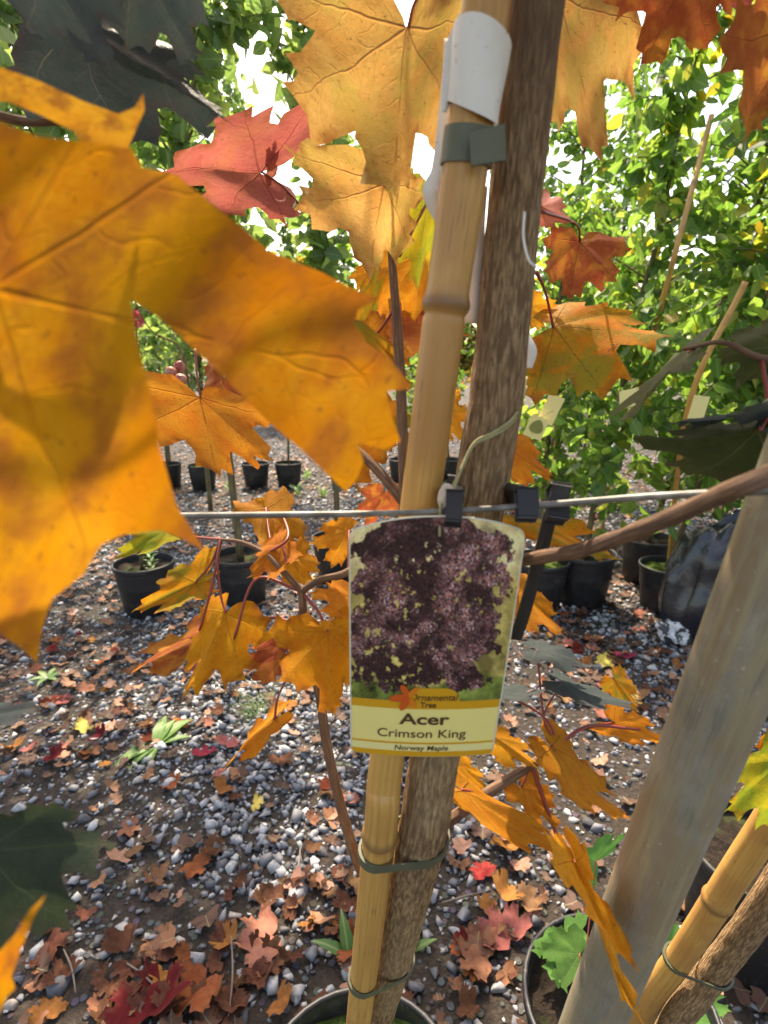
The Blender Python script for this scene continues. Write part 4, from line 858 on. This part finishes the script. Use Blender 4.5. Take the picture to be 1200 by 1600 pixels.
# black clips and strap
k1 = empty('wire_clip', P(708, 790, .308), 'small black clip on the wire directly above the label', 'clip')
box_between('block', P(709, 772, .3135), P(708, 817, .305), .0072, .0075, M['rubber'], k1, side=RT); box_between('arm', P(706, 776, .318), P(704, 766, .345), .012, .006, M['rubber'], k1, side=RT)
k2 = empty('trunk_strap', P(810, 780, .33), 'black rubber strap from behind the trunk hooked onto the wire', 'strap')
box_between('strap', P(700, 757, .375), P(795, 772, .352), .0045, .014, M['rubber'], k2, side=(0, 1, 0)); box_between('strap', P(785, 771, .354), P(824, 778, .322), .0045, .014, M['rubber'], k2, side=(0, 1, 0)); box_between('hook', P(822, 767, .3110), P(824, 810, .3060), .0095, .0080, M['rubber'], k2, side=RT)
k3 = empty('wire_clip', P(870, 780, .318), 'black clip with a long black strap hanging down from the wire', 'clip')
box_between('block', P(872, 762, .322), P(870, 812, .3150), .0085, .011, M['rubber'], k3, side=RT); box_between('head', P(860, 770, .318), P(889, 775, .316), .007, .012, M['rubber'], k3, side=(0, 1, 0)); box_between('head', P(862, 803, .316), P(887, 803, .316), .005, .008, M['rubber'], k3, side=(0, 1, 0))
ribbon('long_strap', [P(862, 800, .330), P(850, 850, .338), P(835, 905, .350), P(818, 965, .362), P(806, 1000, .37)], .0078, RT, M['rubber'], k3, thick=.003)

# ------------------------------------------------------------------ the label card
card = empty('plant_label', P(690, 806, .31), 'yellow plant label with a purple tree picture hanging from the wire', 'label')
CTL, CTR, CBL, CBR = P(544, 806, .3085), P(829, 806, .3085), P(547, 1180, .3720), P(771, 1184, .3720)
cn = np.cross(CTR - CTL, CBL - CTL); cn /= np.linalg.norm(cn); cn = cn if cn[1] < 0 else -cn
def cuv(u, v, off=0.):
    u = np.asarray(u, float); v = np.asarray(v, float); q = ((1 - u) * (1 - v))[..., None] * CTL + (u * (1 - v))[..., None] * CTR + ((1 - u) * v)[..., None] * CBL + (u * v)[..., None] * CBR
    bend = -.0035 * (2 * u - 1) ** 2 + .002 * np.sin(v * 3); return q + (off + bend)[..., None] * cn
def top_v(u):
    e = np.minimum(u, 1 - u); return .062 * (2 * np.abs(u - .5)) ** 2.2 + np.where(e < .04, .035 * (1 - np.sqrt(np.clip(1 - (1 - e / .04) ** 2, 0, 1))), 0)
uu = np.unique(np.r_[np.linspace(0, .04, 9), np.linspace(.04, .96, 40), np.linspace(.96, 1, 9)]); ebot = np.minimum(uu, 1 - uu); vb = 1 - np.where(ebot < .045, .028 * (1 - np.sqrt(np.clip(1 - (1 - ebot / .045) ** 2, 0, 1))), 0); tv = top_v(uu)
def card_sheet(name, u0, u1, vt, vbm, off, mat, nv=10, parent=card, thick=None, print_c=None):
    """sheet on the card between curves vt(u) and vb(u)"""
    s = np.linspace(0, 1, nv)[:, None]; U = np.broadcast_to(u0, (nv, len(u0))); Vv = vt[None] * (1 - s) + vbm[None] * s; W = cuv(U, Vv, np.full(U.shape, off)).reshape(-1, 3); n = len(u0)
    F = [(j * n + i, j * n + i + 1, (j + 1) * n + i + 1, (j + 1) * n + i) for j in range(nv - 1) for i in range(n - 1)]
    if thick:
        k = len(W); W = np.vstack([W, W - cn * thick]); F2 = [tuple(k + i for i in f[::-1]) for f in F]
        edge = [j * n for j in range(nv)] + [(nv - 1) * n + i for i in range(1, n)] + [j * n + n - 1 for j in range(nv - 2, -1, -1)] + [i for i in range(n - 2, 0, -1)]
        F = F + F2 + [(edge[i], edge[(i + 1) % len(edge)], edge[(i + 1) % len(edge)] + k, edge[i] + k) for i in range(len(edge))]
    return obj(name, mk_mesh(name, W, np.array(F), mat, attrs={'print': print_c} if print_c is not None else None), parent)
card_sheet('card_sheet', uu, None, tv, vb, 0., M['card_white'], 30, thick=.0007)
ins = np.clip(uu, .012, .988); c1 = np.ones_like(uu)
card_sheet('orange_band', ins, None, c1 * .728, c1 * .765, .0002, M['card_orange'], 4); card_sheet('yellow_panel', ins, None, c1 * .765, c1 * .926, .0002, M['card_yellow'], 8)
card_sheet('orange_line', ins, None, c1 * .926, c1 * .936, .0002, M['card_orange'], 3); card_sheet('pale_band', ins, None, c1 * .936, c1 * .971, .0002, M['card_pale'], 4); card_sheet('orange_foot', ins, None, c1 * .971, np.minimum(vb - .003, .998), .0002, M['card_orange'], 4)
du = np.linspace(.36, .72, 30); card_sheet('orange_arch', du, None, .729 - .062 * np.sqrt(np.clip(1 - ((du - .54) / .18) ** 4, 0, 1)), np.full(30, .7285), .0004, M['card_orange'], 6)
# the printed picture: a purple leaved tree on grass, laid down as coloured print cells
NX, NY = 220, 240
img = np.zeros((NY, NX, 3)); yy, xx = np.mgrid[0:NY, 0:NX]; fu, fv = xx / NX, yy / NY
pr = np.random.default_rng(5)
def fbm(s, seed):
    r = np.random.default_rng(seed); z = np.zeros((NY, NX))
    for o_ in range(4):
        g_ = r.normal(size=(int(s * 2 ** o_) + 3, int(s * 2 ** o_) + 3)); ax_ = fu * s * 2 ** o_; ay_ = fv * s * 2 ** o_; i_, j_ = ay_.astype(int), ax_.astype(int); a_, b_ = ay_ - i_, ax_ - j_; a_ = a_ * a_ * (3 - 2 * a_); b_ = b_ * b_ * (3 - 2 * b_)
        z += (g_[i_, j_] * (1 - a_) * (1 - b_) + g_[i_ + 1, j_] * a_ * (1 - b_) + g_[i_, j_ + 1] * (1 - a_) * b_ + g_[i_ + 1, j_ + 1] * a_ * b_) / 1.8 ** o_
    return z
n1, n2 = fbm(4, 1), fbm(14, 2)
skyc, meadow, lawn = np.array((.62, .50, .25)), np.array((.37, .29, .085)), np.array((.12, .15, .03))
k = np.clip((fv - .18) / .1, 0, 1)[..., None]; img[:] = skyc * (1 - k) + meadow * k; img *= np.clip(1 + .14 * n1 + .20 * n2, .4, 1.6)[..., None] * (.75 + .5 * pr.random((NY, NX)))[..., None]
k = np.clip((fv - .86 - .02 * n1) / .02, 0, 1)[..., None]; img = img * (1 - k) + lawn * (.75 + .35 * n2 + .5 * pr.random((NY, NX)))[..., None] * k
hw = np.interp(fv, [0, .08, .25, .45, .6, .75, .86, .95, 1], [.24, .42, .45, .46, .49, .52, .52, .32, .12]); inn = hw - np.abs(fu - .47) + .05 * n1 + .045 * fbm(9, 44) + .035 * fbm(30, 45) - .05 * np.cos(fv * 2 * math.pi * 5.2) * (np.abs(fu - .47) > .3)
hole = (fbm(30, 31) + .5 * n1) > 1.6
mask = (inn > 0) & (fv < .915 + .02 * n2 + .02 * fbm(30, 46)) & ~(hole & (fv > .12))
img[mask] = (np.array((.040, .016, .018)) * (1 + .6 * pr.random((NY, NX, 1))))[mask]
clump = fbm(5, 9) * .55 + fbm(11, 10) * .6 + .35 * np.sin(fv * 2 * math.pi * 5.2 + 2.5 * n1)
pts_ = np.argwhere(mask); pts_ = pts_[pr.integers(0, len(pts_), 11000)]
for (py_, px_) in pts_:
    c0 = clump[py_, px_] - .9 * (py_ / NY - .45) ** 2; br_ = np.clip(.32 + .58 * c0 + pr.normal(0, .2), .05, 1.3); hue_ = pr.random()
    c3 = (np.array((.185, .095, .095)) if hue_ < .45 else np.array((.19, .07, .05)) if hue_ < .84 else np.array((.33, .24, .235))) * (br_ * 1.7)
    L_ = pr.integers(1, 4); dx_ = pr.integers(-1, 2)
    for q in range(L_):
        y2, x2 = min(py_ + q, NY - 1), int(np.clip(px_ + dx_ * q, 0, NX - 1)); img[y2, x2] = c3
        if pr.random() < .5: img[y2, min(x2 + 1, NX - 1)] = c3 * .85
U = np.linspace(.010, .990, NX); tvp = top_v(U) + .004
card_sheet('picture', U, None, tvp, np.full(NX, .7275), .0002, M['print'], NY, print_c=np.clip(img * 1.35, .006, .9).reshape(-1, 3))
def lettering(text, u, v, hgt, wid, mat='ink', off=.0007, bold=0., shear=0., sp=1.):
    cu = bpy.data.curves.new('lettering', 'FONT'); cu.body = text; cu.size = 1; cu.align_x = 'CENTER'; cu.align_y = 'CENTER'; cu.offset = bold; cu.shear = shear; cu.space_character = sp; cu.resolution_u = 6
    tmp = bpy.data.objects.new('lettering', cu); col.objects.link(tmp); dg = bpy.context.evaluated_depsgraph_get(); me = bpy.data.meshes.new_from_object(tmp.evaluated_get(dg)); bpy.data.objects.remove(tmp); bpy.data.curves.remove(cu)
    k = len(me.vertices); co = np.empty(k * 3); me.vertices.foreach_get('co', co); co = co.reshape(-1, 3); cx = (co[:, 0].min() + co[:, 0].max()) / 2; w0 = co[:, 0].max() - co[:, 0].min()
    W = cuv(u + (co[:, 0] - cx) / w0 * wid, v - co[:, 1] * hgt / .72, np.full(k, off)); me.vertices.foreach_set('co', W.ravel()); me.materials.clear(); me.materials.append(M[mat]); me.name = 'lettering'; me.update()
    return obj('lettering', me, card)
lettering('Acer', .497, .813, .052, .335, bold=.022); lettering('Crimson King', .487, .883, .041, .60, bold=.004); lettering('Norway Maple', .492, .9535, .025, .37, bold=.010, shear=.12)
lettering('Ornamental', .55, .709, .030, .315, bold=.008, shear=.2, off=.0009); lettering('Tree', .515, .744, .026, .105, bold=.016)
for k, (a, s, m) in enumerate([(190, 1.25, 'logo'), (120, 1., 'logo'), (55, .9, 'logo2'), (300, .9, 'logo2'), (245, 1.1, 'logo')]):
    t = np.linspace(0, 2 * np.pi, 15)[:-1]; lx = .5 + .5 * np.cos(t); ly = .22 * np.sin(t); ca, sa = math.cos(R(a)), math.sin(R(a)); U_ = .385 + .105 * s * (lx * ca - ly * sa); V_ = .706 - .062 * s * (lx * sa + ly * ca)
    obj('logo_petal', mk_mesh('logo_petal', cuv(U_, V_, np.full(14, .0010 + .0001 * k)), [tuple(range(14))], M[m], smooth=False), card)

# ------------------------------------------------------------------ weeds, seedlings
def weed(name, c, leaves, label, cat='weed', group=None):
    root = empty(name, c, label, cat, group); me = LEAF_ME.get('weed')
    if me is None:
        V, F = ovate(.14, .25); V = V.copy(); V[:, 2] += .30 * V[:, 1] - .35 * V[:, 1] ** 2; me = LEAF_ME['weed'] = mk_mesh('leaf', V, F, M['weed'], V[:, :2])
    for (a, L, z, up) in leaves:
        o = obj('leaf', me); o.location = (c[0], c[1], c[2] + z); o.rotation_euler = Matrix.Rotation(a, 3, 'Z').to_euler(); o.rotation_euler = (Matrix.Rotation(a, 3, 'Z') @ Matrix.Rotation(up, 3, 'X')).to_euler(); o.scale = (L * 1.1, L, L); par(o, root)
    return root
weed('dandelion', G(243, 1168) + (0, 0, .004), [(2.3, .15, 0, .05), (2.75, .11, 0, .1), (-.25, .12, 0, .35), (-.55, .16, 0, .2), (-1.15, .12, 0, .15), (3.3, .10, 0, .05), (.1, .14, 0, .3), (1.7, .08, 0, .2)], 'leafy dandelion weed growing on the grey gravel')
weed('weed', G(75, 1062) + (0, 0, .004), [(k * 1.05, .075, 0, .3) for k in range(6)], 'small low green weed below the huge orange leaf')
weed('weed', np.array((mid[0][0] + .055, mid[0][1] - .04, SOILZ)), [(k * 1.57 + h * .8, .045, .022 * h, .5) for h in range(5) for k in range(4)], 'small upright green weed in the pot of the apple sapling')
weed('weed', G(545, 1500) + (0, 0, .005), [(.3, .09, 0, .8), (1.4, .09, 0, .5), (-.6, .07, 0, .7)], 'green weed growing behind the stout bamboo cane')
weed('weed', G(645, 1490) + (0, 0, .005), [(-1.2, .06, 0, .3), (-.4, .05, 0, .5)], 'two round green weed leaves right of the trunk foot')
for k, (x, y) in enumerate([(505, 778), (360, 770), (480, 752), (690, 770), (465, 775)]):
    weed('weed', G(x, y) + (0, 0, .003), [(j * .9 + k, .11, .03 * (j % 3), .8) for j in range(7)], 'low green weed sprouting between the far pots', group='weeds between far pots')
tf = empty('grass_tuft', G(400, 1115), 'tuft of fine green grass on the gravel', 'grass')
Vg, Fg = [], []
for k in range(70):
    a = random.uniform(0, 6.28); L = random.uniform(.05, .13); p0 = G(400, 1115) + (random.gauss(0, .035), random.gauss(0, .03), 0); d = np.array((math.cos(a), math.sin(a), 0)); s = np.array((-math.sin(a), math.cos(a), 0)) * .0014; n = len(Vg)
    for q in (0, .5, 1.): c = p0 + d * L * q ** 1.5 * .8 + np.array((0, 0, L * (q - .35 * q * q))); Vg += [c - s * (1.1 - q), c + s * (1.1 - q)]
    Fg += [(n, n + 1, n + 3, n + 2), (n + 2, n + 3, n + 5, n + 4)]
tag(obj('blades', mk_mesh('blades', Vg, Fg, M['grass']), tf), kind='stuff')
sd_ = empty('maple_seedling', (.33, .70, SOILZ), 'green maple seedling with lobed leaves in the pot by the post', 'seedling')
for j, t_, r_, l_ in [((905, 1490, .93), (838, 1482, .93), (862, 1448, .95), (870, 1545, .9)), ((930, 1345, .98), (895, 1330, .97), (950, 1300, 1.0), (905, 1372, .96)), ((880, 1460, .96), (915, 1545, .9), (930, 1480, .94), (860, 1530, .9))]:
    H(sd_, j, t_, r_, l_, 'green', [(910, 1560, .9), (925, 1600, .9)])
sd2 = empty('maple_seedling', G(1130, 1600), 'green maple seedling with lobed leaves right of the leaning cane', 'seedling')
for j, t_, r_, l_ in [((1085, 1560, .9), (1145, 1580, .88), (1125, 1545, .9), (1105, 1610, .85)), ((1045, 1480, .98), (1060, 1440, 1.0), (1080, 1480, .97), (1020, 1450, 1.0)), ((1075, 1570, .9), (1060, 1625, .86), (1095, 1610, .87), (1035, 1590, .9))]:
    H(sd2, j, t_, r_, l_, 'green', [(1090, 1600, .9), (1100, 1650, .95)])

# ------------------------------------------------------------------ fallen leaves
def flat_maple(seed, n_=.11):
    p, F, ed = leaf_flat(seed, n_); z = np.abs(curl_z(p[:, 0], p[:, 1], .45 if seed % 2 else .15, .05, .35 if seed % 3 == 0 else .05, .16, seed)) * .9
    return p - (0, .3), F, ed, z, p
F_ME = {}
def fallen(mat, seed):
    if (mat, seed) not in F_ME:
        p, F, ed, z, uv = flat_maple(seed, .13); F_ME[(mat, seed)] = mk_mesh('fallen_leaf', np.c_[p, z], F, M[mat], uv, attrs={'edge': ed})
    return F_ME[(mat, seed)]
FL = {'f_brown': 'dull brown fallen maple leaf curled on the soil', 'f_tan': 'pale tan fallen maple leaf on the gravel', 'f_orange': 'orange fallen maple leaf on the gravel', 'f_pink': 'pinkish fallen maple leaf lying on the ground', 'f_red': 'dark red fallen maple leaf on the soil', 'f_yellow': 'yellow fallen leaf on the ground'}
def put_leaf(x, y, size, mat, rz, label=None, group=None, tilt=.35, z=.012):
    g_ = G(x, y); o = obj('fallen_leaf', fallen(mat, random.randrange(6))); o.location = (g_[0], g_[1], z); o.scale = (size, size, size)
    o.rotation_euler = (random.uniform(-tilt, tilt), random.uniform(-tilt, tilt), rz); o.location.z = z + size * .12 * tilt
    tag(o, label or FL[mat], 'leaf', group or (None if label else {'f_brown': 'brown', 'f_tan': 'tan', 'f_orange': 'orange', 'f_pink': 'pink', 'f_red': 'dark red', 'f_yellow': 'yellow'}[mat] + ' fallen leaves')); return o
put_leaf(235, 1575, .10, 'f_red', .4, 'large dark red fallen maple leaf with a white streak of light'.replace(' with a white streak of light', ' beside the light orange one'), tilt=.15)
put_leaf(408, 1475, .085, 'f_pink', 1.9, 'spread pinkish orange fallen maple leaf on dark soil', tilt=.15)
put_leaf(308, 1560, .085, 'f_orange', 2.6, 'light orange fallen maple leaf standing next to the dark red one', tilt=.3)
put_leaf(785, 1460, .08, 'f_pink', .5, 'large pale pink fallen maple leaf beside the grey pot rim', tilt=.15)
put_leaf(752, 1368, .045, 'f_crimson', .5, 'small crimson fallen leaf right of the trunk', tilt=.2)
put_leaf(320, 1183, .05, 'f_crimson', .2, 'small crimson fallen leaf beside the pale pink one', tilt=.2); put_leaf(358, 1166, .055, 'f_pink', -.4, 'pale pink fallen leaf beside the small crimson one', tilt=.15)
put_leaf(745, 1500, .075, 'f_tan', 1.2, 'tan fallen leaf right of the trunk foot in front of dark soil', tilt=.2); put_leaf(790, 1330, .075, 'f_orange', 1., 'curled orange fallen leaf between the two twig sprays right of the trunk')
put_leaf(945, 1040, .07, 'f_yellow', 1.4, 'pale yellow fallen leaf on the leaf covered soil behind the post', tilt=.1)
put_leaf(945, 1120, .06, 'f_pink', .2, 'bright pink fallen leaf under the low red twigs', tilt=.1); put_leaf(975, 1030, .06, 'f_crimson', .4, 'crimson pink fallen leaf near the pots on the right', tilt=.1)
mats_ = ['f_brown'] * 11 + ['f_tan'] * 5 + ['f_orange'] * 6 + ['f_pink'] * 2 + ['f_red'] + ['f_yellow']
fr_ = random.Random(11); n_put = 0
KIND = {'f_brown': 'dull brown', 'f_tan': 'pale tan', 'f_orange': 'orange', 'f_pink': 'pinkish', 'f_red': 'dark red', 'f_yellow': 'yellow'}
zones = [(60, 360, 1430, 1600, 30, 'on the dark soil round the large red leaf'), (350, 560, 1370, 1600, 32, 'on the soil left of the stout cane'), (600, 900, 1300, 1600, 24, 'on the soil between trunk and steel post'), (0, 180, 900, 1240, 30, 'on the gravel under the huge orange leaf'),
         (150, 450, 980, 1160, 28, 'on the gravel in front of the middle row pots'), (820, 1080, 940, 1120, 56, 'on the leafy soil in front of the right-hand pots'), (200, 560, 1180, 1400, 18, 'on the grey gravel by the dandelion'), (1020, 1200, 1280, 1500, 14, 'beyond the steel post near the leaning cane'), (250, 560, 780, 980, 22, 'among the middle row pots'), (900, 1150, 800, 900, 16, 'behind the right-hand pots')]
for x0, x1, y0, y1, m, wh in zones:
    for k in range(m):
        random.seed(fr_.random()); mt_ = fr_.choice(['f_brown'] * 9 + ['f_tan', 'f_tan', 'f_orange'] if y0 >= 1370 and x1 <= 560 else mats_); lb = KIND[mt_] + ' fallen maple leaf ' + wh
        put_leaf(fr_.uniform(x0, x1), fr_.uniform(y0, y1), fr_.uniform(.022, .052) * (1.0 if y0 > 1300 else 1.05), mt_, fr_.uniform(0, 6.28), lb, KIND[mt_] + ' leaves ' + wh, tilt=fr_.uniform(.1, .55))
# loose litter nobody could count
o14 = maple_outline(3, .0)[::3]; V0 = np.r_[[[0, .3]], o14] - (0, .3); k = len(o14); Z0 = .30 * (V0 ** 2).sum(1) + .08 * np.sin(V0[:, 0] * 7) ; SH = (np.c_[V0, Z0], np.array([(0, i + 1, (i + 1) % k + 1) for i in range(k)]))
m = 10500; Yl = np.sqrt(rng.uniform(.65 ** 2, 7.5 ** 2, m)); Xl = rng.uniform(-1, 1, m) * (.85 * Yl + .3); px, py, _ = proj(np.c_[Xl, Yl, np.zeros(m)])
pk = np.clip(.50 + .35 * smooth_noise(Xl, Yl, 3., 8) + .5 * np.exp(-((py - 1520) / 130) ** 2) + .9 * np.exp(-(((px - 930) / 200) ** 2 + ((py - 1000) / 90) ** 2)) + .75 * np.exp(-(((px - 140) / 260) ** 2 + ((py - 1020) / 150) ** 2)) - .4 * np.exp(-(((px - 400) / 150) ** 2 + ((py - 1240) / 90) ** 2)), .03, 1)
kp = rng.uniform(size=m) < pk; m = kp.sum(); a = rng.uniform(0, 6.28, m); tl = rng.normal(0, .25, (m, 2)); n_ = np.c_[tl, np.ones(m)]; n_ /= np.linalg.norm(n_, axis=1)[:, None]; t = np.c_[np.cos(a), np.sin(a), np.zeros(m)]; t -= n_ * (t * n_).sum(1)[:, None]; t /= np.linalg.norm(t, axis=1)[:, None]; u = np.cross(t, n_)
W, F, q, uv = leaf_cloud(np.c_[Xl[kp], Yl[kp], rng.uniform(.010, .022, m)], rng.uniform(.014, .042, m), SH, u, t, n_, rng.beta(1.5, 1.7, m)); tag(obj('leaf_litter', mk_mesh('leaf_litter', W, F, M['litter'], uv, attrs={'rnd': q})), 'scattered small dry leaves covering the soil', 'leaf litter', kind='stuff')
# twigs lying on the ground
for k, (x0, y0, x1, y1) in enumerate([(362, 1470, 358, 1600), (200, 1515, 250, 1560), (470, 1330, 455, 1400), (690, 1420, 760, 1400), (100, 1490, 120, 1560)]):
    a_, b_ = G(x0, y0), G(x1, y1); tag(tube('fallen_twig', [a_ + (0, 0, .018), (a_ + b_) / 2 + (.006, 0, .020), b_ + (0, 0, .015)], [.0018, .0022, .0012], M['stick'], None, 7), 'thin dry twig lying on the leaf litter', 'twig', 'dry twigs on the ground')
